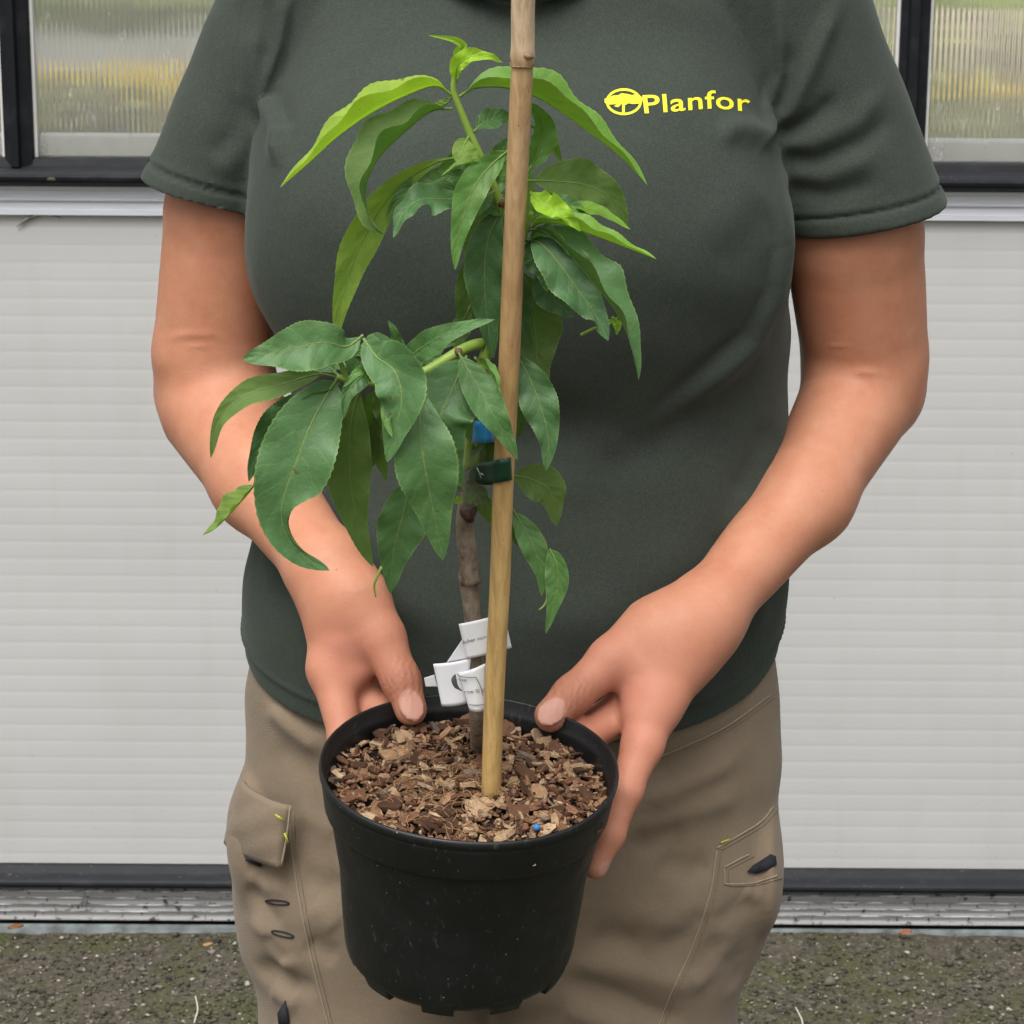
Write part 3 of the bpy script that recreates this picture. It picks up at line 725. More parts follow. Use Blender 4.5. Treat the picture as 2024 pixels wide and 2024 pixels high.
# the hem, a slanted cut that hangs lower in front
_h0 = D(470, 1212, 1.765); _h1 = D(1468, 1205, 1.765); _h2 = D(980, 1412, 1.640)
hn = unit(np.cross(_h1 - _h0, _h2 - _h0)); hn = hn if hn[2] > 0 else -hn
def hem_cut(p): return -((p - _h0) @ hn)
S.add(hem_cut, 0.004, 'i')
def sleeve(a, b, ra, rb, h0, h1, h2):
    a = np.asarray(a); b = np.asarray(b); ax = unit(b - a)
    n_ = unit(np.cross(h1 - h0, h2 - h0)); n_ = n_ if np.dot(n_, ax) > 0 else -n_
    c = cone(a, b + ax * 0.07, ra, rb + (rb - ra) * 0.07 / np.linalg.norm(b - a))
    def f(p):
        s = -((p - h0) @ n_)                            # distance above the hem
        d = c(p)
        d = d - 0.0008 / (1 + np.exp((s - 0.0125) / 0.0009)) + 0.0020 * np.exp(-((s - 0.0140) / 0.0015) ** 2) - 0.0007 * np.exp(-((s - 0.0185) / 0.0022) ** 2)
        return smax(d, -s, 0.0025)
    f.always = True
    return f
S.add(sleeve(D(640, -70, 1.775), D(409, 350, 1.764), 0.068, 0.0520, D(285, 340, 1.764), D(520, 405, 1.764), D(400, 402, 1.706)), 0.004)
S.add(sleeve(D(1408, -70, 1.775), D(1622, 400, 1.764), 0.072, 0.0605, D(1462, 432, 1.764), D(1780, 380, 1.764), D(1600, 452, 1.698)), 0.004)
def zf(X, Y_): return ((1140 + X / 2.185) / K, (Y_ / 2.185) / K)
folds = [([(1350, 252), (1400, 250), (1440, 262), (1466, 282)], -0.0065, 0.0075), ([(1486, 0), (1491, 150), (1470, 215), (1466, 280)], -0.0055, 0.0042), ([(1474, 0), (1478, 150), (1456, 220), (1452, 262)], 0.0028, 0.007),
         ([(1470, 278), (1515, 258), (1560, 235), (1604, 190)], 0.0048, 0.0065), ([(1474, 268), (1510, 225), (1545, 150), (1570, 90), (1608, 5)], -0.0055, 0.0065), ([(1478, 262), (1500, 190), (1512, 90)], 0.0035, 0.006),
         ([(1476, 290), (1550, 290), (1640, 245), (1700, 180)], -0.0032, 0.008), ([(1490, 318), (1560, 320), (1650, 285), (1715, 240)], 0.003, 0.007), ([(1490, 350), (1580, 352), (1680, 310)], -0.0026, 0.008), ([(1500, 378), (1580, 388), (1680, 362)], 0.0028, 0.007),
         ([(528, -10), (514, 90), (481, 188)], -0.0055, 0.0042), ([(540, -10), (527, 90), (494, 186)], 0.003, 0.007), ([(480, 190), (500, 226), (520, 258), (519, 320)], -0.0075, 0.0055), ([(492, 180), (515, 215), (536, 252)], 0.0035, 0.008),
         ([(428, 0), (425, 110), (428, 195)], 0.0022, 0.0035), ([(482, 0), (486, 70), (478, 140)], 0.0022, 0.0035), ([(455, 60), (460, 160), (480, 240)], -0.0035, 0.008), ([(440, 190), (420, 270), (370, 320)], 0.0025, 0.009), ([(470, 250), (430, 310), (380, 350)], -0.0025, 0.010),
         ([(1458, 300), (1464, 470), (1448, 548), (1407, 632), (1355, 672), (1240, 765)], 0.0046, 0.0055), ([(1476, 320), (1480, 480), (1464, 570), (1425, 655), (1372, 700), (1250, 800)], -0.0060, 0.009),
         ([(560, 1000), (640, 1130), (800, 1230)], 0.0022, 0.016), ([(1400, 1000), (1300, 1120), (1150, 1250)], 0.0025, 0.018), ([(1180, 820), (1050, 950)], -0.002, 0.02),
         ([(540, 640), (640, 720), (760, 760)], -0.003, 0.016), ([(500, 960), (505, 1060), (490, 1160)], -0.003, 0.010), ([(540, 980), (550, 1080), (530, 1200)], 0.003, 0.011), ([(1470, 820), (1440, 900), (1400, 960)], 0.0035, 0.010), ([(1480, 870), (1440, 960), (1370, 1040)], -0.0035, 0.010),
         ([(1440, 1050), (1400, 1130), (1390, 1220)], 0.003, 0.011), ([(1470, 1080), (1440, 1160), (1440, 1230)], -0.003, 0.009), ([(640, 800), (720, 860), (860, 890)], 0.002, 0.016), ([(1330, 760), (1230, 850), (1110, 900)], 0.0025, 0.015), ([(1300, 1180), (1330, 1280), (1320, 1350)], -0.003, 0.012),
         ([(560, 360), (620, 420), (700, 450)], -0.0015, 0.018), ([(1440, 330), (1380, 400), (1300, 440)], -0.0018, 0.018), ([(1450, 390), (1400, 450), (1340, 490)], 0.0015, 0.014), ([(700, 60), (760, 180), (800, 260)], 0.0018, 0.022), ([(1230, 60), (1200, 180), (1180, 260)], 0.0018, 0.022), ([(700, 1120), (900, 1180), (1150, 1160)], -0.002, 0.018)]
def hem_band(p):
    s = -hem_cut(p)
    return -0.0012 / (1 + np.exp((s - 0.017) / 0.0015)) + 0.0016 * np.exp(-((s - 0.0190) / 0.0018) ** 2)
def rib_knit(p): return np.zeros(len(p))
sp_, sq_ = polygonise(S, (-0.36, 1.52, 0.86), (0.36, 1.95, 1.50), 0.0022)
sp_ = displace(sp_, sq_, (fold_fn(folds, 1.645, 1.80), soft_noise(5, 0.035, 0.0011), soft_noise(15, 0.014, 0.0004), hem_band))

def shirt_mat():
    m = Mat('dark green cotton', 0.92, spec=0.12); co = m.coord()
    big = m.noise(co, 7, 4, 0.6); spk = m.noise(co, 900, 2, 0.75); mid = m.noise(co, 300, 3, 0.6)
    base = m.ramp(big, [(0.3, (0.035, 0.044, 0.036, 1)), (0.7, (0.043, 0.053, 0.044, 1))])
    heath = m.ramp(spk, [(0.42, G(0)), (0.78, G(1.0))])
    c = m.mix(m.math('MULTIPLY', heath, 0.26), base, (0.13, 0.15, 0.125, 1))
    c = m.mix(m.ramp(mid, [(0.3, G(0.22)), (0.6, G(0))]), c, (0.028, 0.034, 0.027, 1))
    m.col(c)
    m.b.inputs['Sheen Weight'].default_value = 0.10; m.b.inputs['Sheen Roughness'].default_value = 0.45; m.b.inputs['Sheen Tint'].default_value = (0.8, 0.9, 0.82, 1)
    wv = m.n('ShaderNodeTexWave'); wv.inputs['Scale'].default_value = 330; wv.inputs['Distortion'].default_value = 1.2; m.l(m.mapping(co, (1, 0.2, 0.1)), wv.inputs['Vector'])
    n1 = m.bump(wv.outputs['Fac'], 0.16, 0.0006); n2 = m.bump(spk, 0.20, 0.0007, n1); m.bump(m.noise(co, 34, 4, 0.6), 0.16, 0.006, n2)
    return m.m
SHIRT = shirt_mat()
shirt = mesh_obj('t_shirt', sp_, sq_, SHIRT, person)
cz = float(D(955, -14, 1.672)[2]); ring = []
for a_ in np.linspace(0, 2 * math.pi, 61): ring.append((0.002 + 0.086 * math.cos(a_), 1.768 + 0.098 * math.sin(a_), cz + 0.045 + 0.045 * math.sin(a_)))
cv, cf = tube_data(ring, 0.0065, 10, False); cv = np.array(cv); mesh_obj('collar', cv, cf, SHIRT, shirt)

# ---------------------------------------------------------------- trousers
T = Field()
trows = [(1090, 470, 1475, 1.652, 1.885), (1160, 474, 1468, 1.652, 1.885), (1220, 478, 1458, 1.652, 1.885), (1300, 464, 1474, 1.650, 1.89), (1420, 461, 1476, 1.648, 1.90), (1500, 464, 1466, 1.648, 1.905),
         (1600, 462, 1456, 1.652, 1.905), (1700, 464, 1440, 1.66, 1.90), (1760, 474, 1425, 1.665, 1.89), (1850, 486, 1402, 1.67, 1.88)]
hips = loft(trows, 1.765, 2.5)
ztop = D(966, 1150, 1.765)[2]; zcr = D(966, 1815, 1.765)[2]
def hipf(p): return smax(smax(hips(p), p[:, 2] - ztop, 0.004), zcr - p[:, 2], 0.03)
hipf.always = True
T.add(hipf, 0)
lx0, lx1 = D(678, 1700, 1.765), D(1215, 1700, 1.765)
for s_, top, bot in ((-1, D(676, 1640, 1.765), D(712, 1932, 1.765)), (1, D(1226, 1640, 1.765), D(1160, 1932, 1.765))):
    knee = bot + (bot - top) * 0.9; knee[1] = 1.775; foot = knee.copy(); foot[2] = 0.06; foot[1] = 1.80
    for A_, B_, ra, rb in ((top, bot, 0.089, 0.0850), (bot, knee, 0.0850, 0.080), (knee, foot, 0.080, 0.072)):
        fn = cone(A_, B_, ra, rb)
        def sq(p, fn=fn): return fn(p * np.array([1.0, 0.84, 1.0]) + np.array([0, 1.765 * 0.16, 0]))
        sq.always = True
        T.add(sq, 0.03)
T.add(lambda p: 0.035 - p[:, 2], 0.004, 'i')
# bulging thigh pockets
for c_, r_ in ((D(480, 1575, 1.735), (0.020, 0.05, 0.050)), (D(1440, 1640, 1.735), (0.011, 0.05, 0.048))):
    e_ = ellip(c_, r_); e_.always = True; T.add(e_, 0.010)
tf = [([(500, 1352), (545, 1378), (610, 1412)], -0.006, 0.009), ([(490, 1318), (560, 1345), (620, 1380)], 0.0045, 0.010), ([(505, 1425), (580, 1450), (640, 1470)], 0.003, 0.012),
      ([(1195, 1500), (1290, 1465), (1400, 1430)], -0.006, 0.010), ([(1220, 1455), (1310, 1425), (1440, 1370)], 0.0045, 0.011), ([(1180, 1545), (1300, 1520), (1400, 1510)], -0.0045, 0.011), ([(1190, 1575), (1290, 1555)], 0.004, 0.010),
      ([(1180, 1690), (1250, 1720), (1330, 1700)], -0.003, 0.014), ([(560, 1530), (640, 1560)], -0.003, 0.010), ([(590, 1690), (640, 1730)], -0.003, 0.012),
      ([(455, 1690), (500, 1720), (530, 1745)], 0.003, 0.007), ([(470, 1745), (520, 1790), (555, 1835)], -0.0045, 0.008), ([(500, 1770), (540, 1815)], 0.0045, 0.006), ([(480, 1830), (540, 1860), (600, 1850)], 0.004, 0.009), ([(500, 1890), (560, 1900)], -0.004, 0.009),
      ([(1060, 1830), (1160, 1860), (1290, 1925)], 0.0065, 0.009), ([(1075, 1800), (1200, 1815), (1330, 1860)], -0.005, 0.012), ([(1060, 1890), (1200, 1930)], -0.005, 0.010), ([(1330, 1760), (1390, 1830), (1400, 1900)], 0.003, 0.010), ([(1350, 1740), (1420, 1700)], 0.003, 0.010),
      ([(966, 1560), (950, 1800)], -0.004, 0.007), ([(1240, 1600), (1300, 1630), (1340, 1620)], 0.004, 0.010), ([(1230, 1770), (1290, 1750), (1330, 1700)], 0.0035, 0.011), ([(1120, 1740), (1200, 1760)], 0.004, 0.010), ([(570, 1640), (620, 1660), (650, 1640)], 0.0035, 0.010), ([(580, 1760), (640, 1790)], 0.0035, 0.010),
      ([(470, 1870), (510, 1850), (560, 1870)], 0.004, 0.008), ([(460, 1660), (500, 1680), (540, 1670)], -0.003, 0.006), ([(1380, 1780), (1340, 1830), (1300, 1850)], -0.003, 0.009), ([(1400, 1690), (1440, 1710)], -0.003, 0.007)]
tp_, tq_ = polygonise(T, (-0.30, 1.55, -0.01), (0.30, 1.98, 1.06), 0.0032)
tp_ = displace(tp_, tq_, (fold_fn(tf, 1.675, 1.80), soft_noise(9, 0.03, 0.0013), soft_noise(19, 0.012, 0.0004)))
def khaki_mat(name, c, k=1.0):
    m = Mat(name, 0.88, spec=0.15); co = m.coord()
    big = m.noise(co, 9, 4, 0.6); spk = m.noise(co, 700, 2, 0.7)
    a_ = tuple(v * 0.9 for v in c[:3]) + (1,); b_ = tuple(v * 1.06 for v in c[:3]) + (1,)
    cc = m.ramp(big, [(0.3, a_), (0.7, b_)])
    cc = m.mix(m.ramp(spk, [(0.4, G(0)), (0.8, G(0.35))]), cc, tuple(min(1, v * 1.5) for v in c[:3]) + (1,))
    m.col(cc); m.b.inputs['Sheen Weight'].default_value = 0.1
    wv = m.n('ShaderNodeTexWave'); wv.inputs['Scale'].default_value = 360; wv.bands_direction = 'DIAGONAL'; m.l(co, wv.inputs['Vector'])
    n1 = m.bump(wv.outputs['Fac'], 0.14, 0.0005); n2 = m.bump(m.noise(co, 45, 4, 0.6), 0.22, 0.005, n1); m.bump(spk, 0.15, 0.0005, n2)
    return m.m
KC = (0.205, 0.158, 0.110, 1)
KHAKI, KHAKI2 = khaki_mat('khaki twill', KC), khaki_mat('pale khaki thread', (0.28, 0.225, 0.16, 1))
trousers = mesh_obj('trousers', tp_, tq_, KHAKI, person)
NAVY = simple_mat('navy cloth and pocket shade', (0.012, 0.014, 0.02, 1), 0.85, 0.3, 300)
YELT = simple_mat('yellow thread', (0.42, 0.44, 0.04, 1), 0.6, 0.2, 400)
def bvh_of(o):
    me = o.data; return BVHTree.FromPolygons([v.co[:] for v in me.vertices], [p.vertices[:] for p in me.polygons])
BT, BS = bvh_of(trousers), bvh_of(shirt)
def on(bvh, px, py, off=0.001):                         # where the sight line of an overview point meets the cloth
    d = Vector(ray(px * K, py * K)).normalized(); h, n_, _, _ = bvh.ray_cast(Vector(CAM), d)
    if h is None: return None
    if n_.dot(d) > 0: n_ = -n_
    return np.array(h + n_ * off)
def seam(name, pts, r, mat, parent, bvh=BT, n=40, off=0.0004):
    q = catmull(np.array([(x, y, 0) for x, y in pts]), n); q = [on(bvh, a[0], a[1], off) for a in q]; q = [a for a in q if a is not None]
    if len(q) > 3: tube(name, q, r, mat, parent, 6)
for s_ in ([(546, 1528), (552, 1610), (566, 1700), (586, 1800), (606, 1880), (622, 1945)], [(1352, 1605), (1338, 1690), (1304, 1790), (1268, 1870), (1238, 1945)],
           [(484, 1222), (512, 1272), (560, 1315), (612, 1340)], [(1232, 1432), (1290, 1408), (1370, 1370), (1452, 1312)],
           [(1352, 1600), (1395, 1575), (1435, 1550), (1458, 1522)], [(1368, 1668), (1420, 1666), (1466, 1652)], [(1366, 1636), (1367, 1668)], [(1366, 1636), (1400, 1618), (1412, 1612)]):
    seam('seam', s_, 0.0007, KHAKI2, trousers)
    seam('seam', [(x + 9, y + 3) for x, y in s_], 0.0005, KHAKI, trousers)
def patch(name, corners, mat, parent, nu=16, nv=12, bulge=0.0, th=0.0025):
    A_, B_, C_, D_ = (np.asarray(c, float) for c in corners)       # A-B top edge, D-C bottom edge
    n_ = unit(np.cross(B_ - A_, D_ - A_)); n_ = n_ if np.dot(n_, CAM - A_) > 0 else -n_
    V = []
    for i in range(nu + 1):
        for j in range(nv + 1):
            u, v = i / nu, j / nv
            p = (A_ * (1 - u) + B_ * u) * (1 - v) + (D_ * (1 - u) + C_ * u) * v
            V.append(p + n_ * (bulge * (math.sin(math.pi * u) ** 0.7) * (math.sin(math.pi * (0.15 + 0.7 * v)) ** 0.8) + 0.0012 * math.sin(9 * u + 5 * v) * math.sin(7 * v)))
    F_ = [(i * (nv + 1) + j, i * (nv + 1) + j + 1, (i + 1) * (nv + 1) + j + 1, (i + 1) * (nv + 1) + j) for i in range(nu) for j in range(nv)]
    o = mesh_obj(name, V, F_, mat, parent); md = o.modifiers.new('th', 'SOLIDIFY'); md.thickness = th; md.offset = 0
    return o
fl = patch('pocket_flap', [D(460, 1474, 1.700), D(548, 1520, 1.655), D(530, 1636, 1.655), D(424, 1590, 1.725)], KHAKI, trousers, bulge=0.010, th=0.003)
q_ = lambda a, b, t: np.asarray(a) * (1 - t) + np.asarray(b) * t
tube('seam', [D(548, 1520, 1.6525), D(541, 1578, 1.6515), D(531, 1634, 1.6525)], 0.0008, KHAKI2, trousers, 6, 12)
for a_, b_ in (((519, 1537), (536, 1548)), ((537, 1572), (544, 1590))): tube('bartack', [D(*a_, 1.6495), D(*b_, 1.6495)], 0.0009, YELT, trousers, 6)
def oval(name, cx, cy, rx, ry, ang, mat, w_=0.0006):
    pts_ = []
    for t in np.linspace(0, 2 * math.pi, 25):
        x, y = rx * math.cos(t), ry * math.sin(t); c_, s_ = math.cos(ang), math.sin(ang)
        h = on(BT, cx + x * c_ - y * s_, cy + x * s_ + y * c_, 0.0006)
        if h is not None: pts_.append(h)
    if len(pts_) > 5: tube(name, pts_, w_, mat, trousers, 6)
oval('eyelet_stitch', 524, 1702, 22, 4, 0.10, NAVY); oval('eyelet_stitch', 534, 1762, 21, 4.5, 0.22, NAVY)
def flat_on(name, poly, mat, bvh, parent, off=0.001):
    V = [on(bvh, x, y, off) for x, y in poly]
    if any(v is None for v in V): return
    bm = bmesh.new(); f_ = bm.faces.new([bm.verts.new(v) for v in V]); bmesh.ops.triangulate(bm, faces=[f_])
    o = bm_obj(name, bm, mat, parent, True); md = o.modifiers.new('th', 'SOLIDIFY'); md.thickness = 0.0012; md.offset = 1
flat_on('pocket_hole_shade', [(1408, 1644), (1420, 1632), (1440, 1622), (1452, 1612), (1460, 1616), (1462, 1632), (1448, 1642), (1425, 1648)], NAVY, BT, trousers, 0.002)  # flat dark patch painted for the shade in the open pocket
flat_on('pocket_label', [(466, 1612), (496, 1626), (492, 1634), (466, 1621)], NAVY, BT, trousers, 0.0035)
flat_on('knee_patch', [(540, 1888), (548, 1935), (530, 1935), (527, 1910)], NAVY, BT, trousers, 0.002)
seam('bartack', [(1358, 1590), (1366, 1586), (1374, 1584)], 0.0008, YELT, trousers, n=8, off=0.0012)
# shoes, out of frame, so that the person stands on the ground
UNSEEN_SHOE = simple_mat('unseen dark shoe leather', (0.03, 0.028, 0.025, 1), 0.5)
for s_, xx in ((-1, -0.072), (1, 0.062)):
    H = Field(); H.add(ellip((xx + s_ * 0.01, 1.70, 0.035), (0.045, 0.12, 0.045)), 0.01); H.add(ellip((xx, 1.80, 0.05), (0.042, 0.06, 0.06)), 0.03); H.add(lambda p: -0.001 - p[:, 2] + 0.0, 0.003, 'i')
    v_, f_ = polygonise(H, (xx - 0.1, 1.5, -0.02), (xx + 0.1, 1.92, 0.14), 0.005); mesh_obj('unseen_shoe', v_, f_, UNSEEN_SHOE, person)

# ---------------------------------------------------------------- print on the chest
YEL = Mat('yellow print', 0.6, spec=0.3); _co = YEL.coord()
YEL.col(YEL.mix(YEL.ramp(YEL.noise(_co, 500, 3, 0.7), [(0.66, G(0)), (0.72, G(0.8))]), (0.72, 0.68, 0.03, 1), (0.22, 0.22, 0.04, 1))); YEL.bump(YEL.noise(_co, 900, 2, 0.75), 0.4, 0.0008)
def zlogo(X, Y_): return ((1160 + X / 4.83) / K, (140 + Y_ / 4.83) / K)
lg = empty('logo_dummy'); bpy.data.objects.remove(lg)
LV, LF = [], []
def print_poly(poly, off, holes=None):
    b0 = len(LV)
    for X, Y_ in poly: LV.append(on(BS, *zlogo(X, Y_), off))
    LF.append(tuple(range(b0, len(LV))))
def print_ring(cx, cy, rx, ry, t, off, n=56):
    b0 = len(LV)
    for i in range(n):
        a = 2 * math.pi * i / n
        for s in (1, 0): LV.append(on(BS, *zlogo(cx + (rx - t * (1 - s)) * math.cos(a), cy + (ry - t * (1 - s)) * math.sin(a)), off))
    for i in range(n): j = (i + 1) % n; LF.append((b0 + 2 * i, b0 + 2 * i + 1, b0 + 2 * j + 1, b0 + 2 * j))
print_ring(352, 297, 172, 128, 24, 0.0003)
print_poly([(168, 270), (205, 262), (250, 240), (300, 236), (330, 218), (380, 224), (430, 236), (470, 226), (505, 240), (532, 262), (528, 300), (490, 318), (440, 322), (400, 314), (368, 330), (330, 318), (300, 352), (258, 342), (280, 322), (230, 326), (190, 328), (168, 305)], 0.0005)
print_poly([(333, 322), (362, 322), (360, 412), (334, 412)], 0.0007)
cu = bpy.data.curves.new('t', 'FONT'); cu.body = 'Planfor'; cu.size = 1.0; cu.offset = 0.013; cu.resolution_u = 4; cu.space_character = 1.06
to = bpy.data.objects.new('t', cu); COL.objects.link(to); bpy.context.view_layer.update()
tm = bpy.data.meshes.new_from_object(to.evaluated_get(bpy.context.evaluated_depsgraph_get())); bpy.data.objects.remove(to)
tv = np.array([v.co[:] for v in tm.vertices]); wmax = tv[:, 0].max(); x0_ = tv[:, 0].min(); cap = 0.73
b0 = len(LV)
for x, y, _ in tv:
    X = 550 + (x - x0_) / (wmax - x0_) * (1560 - 550)
    base = np.interp(X, [560, 700, 800, 950, 1100, 1220, 1370, 1500, 1560], [406, 398, 391, 378, 364, 360, 371, 388, 392])
    LV.append(on(BS, *zlogo(X - 14 * (1 - X / 1560) * 0 + (y / cap) * -22 * np.interp(X, [550, 900], [1, 0.4]), base - y / cap * 178), 0.0004))
for p_ in tm.polygons: LF.append(tuple(b0 + i for i in p_.vertices))
if all(v is not None for v in LV):
    mesh_obj('printed_logo', LV, LF, YEL.m, shirt, False)['label'] = 'yellow tree emblem and shop name printed on the chest'

# ================================================================== POT
def pot_mat():
    m = Mat('black plastic pot', 0.42, spec=0.42); co = m.coord()
    a = m.ramp(m.noise(co, 18, 5, 0.65), [(0.45, G(0)), (0.8, G(0.16))])
    c = m.mix(a, (0.0050, 0.0058, 0.0062, 1), (0.045, 0.048, 0.047, 1))
    scuff = m.ramp(m.noise(m.mapping(co, (60, 60, 14)), 4.2, 4, 0.7), [(0.61, G(0)), (0.80, G(0.38))])
    c = m.mix(scuff, c, (0.17, 0.17, 0.155, 1))
    v = m.n('ShaderNodeTexVoronoi'); v.inputs['Scale'].default_value = 170; m.l(co, v.inputs['Vector'])
    keep = m.ramp(m.noise(co, 30, 3), [(0.52, G(0)), (0.64, G(0.9))])
    dots = m.mix(1.0, m.ramp(v.outputs['Distance'], [(0.04, G(0.8)), (0.10, G(0))]), keep, 'MULTIPLY')
    c = m.mix(dots, c, (0.42, 0.42, 0.38, 1)); m.col(c)
    m.l(m.ramp(m.noise(co, 40, 4), [(0.3, G(0.34)), (0.7, G(0.58))]), m.b.inputs['Roughness'])
    m.bump(m.noise(co, 260, 3), 0.08, 0.0006); return m.m
POTM = pot_mat()
pot = empty('plant_pot', tuple(POT_C - POT_A * 0.150))
tag(pot, 'black plastic nursery pot with thick rim held between two hands', 'pot')
prof = [(0.070, -0.132), (0.0875, -0.034), (0.0900, -0.012), (0.0903, -0.0085), (0.0917, -0.0075), (0.0919, -0.0030), (0.0926, -0.0022), (0.0928, -0.0006), (0.0934, 0.0004), (0.0945, 0.0004), (0.0953, -0.0006), (0.0956, -0.0026), (0.0953, -0.0045), (0.0942, -0.0055), (0.0938, -0.0070), (0.0942, -0.0078), (0.0938, -0.0092),
        (0.0915, -0.0270), (0.0905, -0.0295), (0.0880, -0.0305), (0.0850, -0.0315), (0.0835, -0.0335), (0.0830, -0.0360), (0.0815, -0.060), (0.0782, -0.100), (0.0755, -0.128), (0.0745, -0.1330), (0.0722, -0.1370), (0.0690, -0.1400), (0.0, -0.1405)]
NS = 96; V = []; Fc = []
wob = np.random.RandomState(4)
for r_, h_ in prof:
    for j in range(NS):
        a_ = 360.0 * j / NS
        rr = r_ * (1 + 0.006 * math.sin(math.radians(2 * a_ + 20)) + 0.0025 * math.sin(math.radians(5 * a_)))
        V.append(PL(a_, rr, h_ + (0.0008 * math.sin(math.radians(3 * a_ + 50)) if h_ > -0.03 else 0)))
for i in range(len(prof) - 1):
    for j in range(NS):
        k = (j + 1) % NS; Fc.append((i * NS + j, i * NS + k, (i + 1) * NS + k, (i + 1) * NS + j))
pb = mesh_obj('pot_wall', V, [f[::-1] for f in Fc], POTM, pot)
for k in range(10):                                       # feet that stand proud of the base edge
    a0 = k * 36 + 9; V = []
    for a_ in np.linspace(a0 - 8.5, a0 + 8.5, 6):
        for r_, h_ in ((0.0748, -0.1310), (0.0735, -0.1365), (0.0705, -0.1435), (0.0600, -0.1440), (0.0600, -0.136), (0.071, -0.130)): V.append(PL(a_, r_, h_))
    Fc = []; n = 6
    for i in range(5):
        for j in range(n): Fc.append((i * n + j, i * n + (j + 1) % n, (i + 1) * n + (j + 1) % n, (i + 1) * n + j))
    Fc += [tuple(range(n))[::-1], tuple(5 * n + j for j in range(n))]
    o = mesh_obj('foot', V, Fc, POTM, pot, False); md = o.modifiers.new('b', 'BEVEL'); md.width = 0.0008; md.segments = 2

# ================================================================== MULCH
SOIL_H = -0.019
def soil_h(x, y):
    r = math.hypot(x, y); return SOIL_H + 0.004 * math.exp(-(r / 0.05) ** 2) + 0.0022 * math.sin(70 * x + 1) * math.cos(60 * y) + 0.002 * math.sin(31 * x - 44 * y)
def SL(x, y, dz=0.0): return POT_C + POT_1 * x + POT_2 * y + POT_A * (soil_h(x, y) + dz)
mulch = empty('bark_mulch', tuple(POT_C + POT_A * SOIL_H))
tag(mulch, 'layer of brown bark and wood chip mulch filling the black pot', 'mulch')
V = []; Fc = []; NR = 22
for i in range(NR + 1):
    for j in range(NS):
        r_ = 0.0893 * i / NR; a_ = 2 * math.pi * j / NS; V.append(SL(r_ * math.cos(a_), r_ * math.sin(a_), -0.004 + 0.0008 * math.sin(i * 3.1 + j * 2.3)))
for i in range(NR):
    for j in range(NS): k = (j + 1) % NS; Fc.append((i * NS + j, (i + 1) * NS + j, (i + 1) * NS + k, i * NS + k))
sm = Mat('dark compost', 0.95, spec=0.1); sco = sm.coord()
sm.col(sm.ramp(sm.noise(sco, 260, 4, 0.7), [(0.3, (0.010, 0.007, 0.005, 1)), (0.55, (0.035, 0.022, 0.014, 1)), (0.8, (0.11, 0.065, 0.035, 1))])); sm.bump(sm.noise(sco, 300, 4, 0.7), 1.0, 0.003)
mesh_obj('compost', V, Fc, sm.m, mulch)
def chip_mat():
    m = Mat('bark chip', 0.82, spec=0.2); co = m.coord()
    at = m.n('ShaderNodeAttribute', attribute_name='tint', attribute_type='OBJECT'); geo = m.n('ShaderNodeNewGeometry')
    t = m.math('FRACT', m.math('ADD', at.outputs['Fac'], m.math('MULTIPLY', geo.outputs['Random Per Island'], 0.999)))
    c = m.ramp(t, [(0.0, (0.055, 0.028, 0.017, 1)), (0.18, (0.135, 0.066, 0.037, 1)), (0.42, (0.225, 0.112, 0.062, 1)), (0.66, (0.31, 0.170, 0.095, 1)), (0.84, (0.40, 0.255, 0.145, 1)), (0.95, (0.56, 0.40, 0.25, 1)), (1.0, (0.12, 0.10, 0.09, 1))])
    gr = m.noise(m.mapping(co, (260, 1400, 900)), 1.0, 4, 0.65)
    c = m.mix(m.ramp(gr, [(0.35, G(0.55)), (0.65, G(0))]), c, (0.035, 0.02, 0.012, 1)); m.col(c)
    m.bump(gr, 0.6, 0.0009); return m.m
CHIP = chip_mat()
def chip_mesh(seed, L, W, H):
    r = np.random.RandomState(seed); V = []
    xs = (-0.5, -0.15, 0.2, 0.5)
    for i, x in enumerate(xs):
        wl = (0.8 + 0.4 * r.rand()) * (0.75 if i in (0, 3) else 1)
        bend = 0.15 * L * (x * x) * r.uniform(-1, 1)
        for y, z in ((-0.5, -0.5), (0.5, -0.5), (0.5, 0.5), (-0.5, 0.5)):
            V.append((x * L * r.uniform(0.88, 1.1), y * W * wl + r.normal(0, 0.05) * W, z * H * r.uniform(0.7, 1.2) + bend))
    Fc = [(0, 3, 2, 1), (12, 13, 14, 15)]
    for i in range(3):
        for j in range(4): k = (j + 1) % 4; Fc.append((i * 4 + j, i * 4 + k, i * 4 + 4 + k, i * 4 + 4 + j))
    return np.array(V), Fc
cr = np.random.RandomState(21)
shapes = []
for k in range(14):
    L = cr.uniform(0.0065, 0.0145); shapes.append((L, L * cr.uniform(0.26, 0.85), L * cr.uniform(0.10, 0.24)))
meshes = []
for k, (L, W, H) in enumerate(shapes):
    V, Fc = chip_mesh(k, L, W, H); me = bpy.data.meshes.new('wood_chip'); me.from_pydata([tuple(v) for v in V], [], Fc); me.materials.append(CHIP); meshes.append(me)
def chip_matrix(x, y, dz, tilt=0.5):
    a_ = cr.uniform(0, 6.28); n_ = unit(POT_A + POT_1 * cr.normal(0, tilt) * 0.7 + POT_2 * cr.normal(0, tilt) * 0.7)
    t_ = unit(math.cos(a_) * POT_1 + math.sin(a_) * POT_2); t_ = unit(t_ - n_ * np.dot(t_, n_)); b_ = np.cross(n_, t_); p = SL(x, y, dz)
    return Matrix(((t_[0], b_[0], n_[0], p[0]), (t_[1], b_[1], n_[1], p[1]), (t_[2], b_[2], n_[2], p[2]), (0, 0, 0, 1)))
n_chips = 0
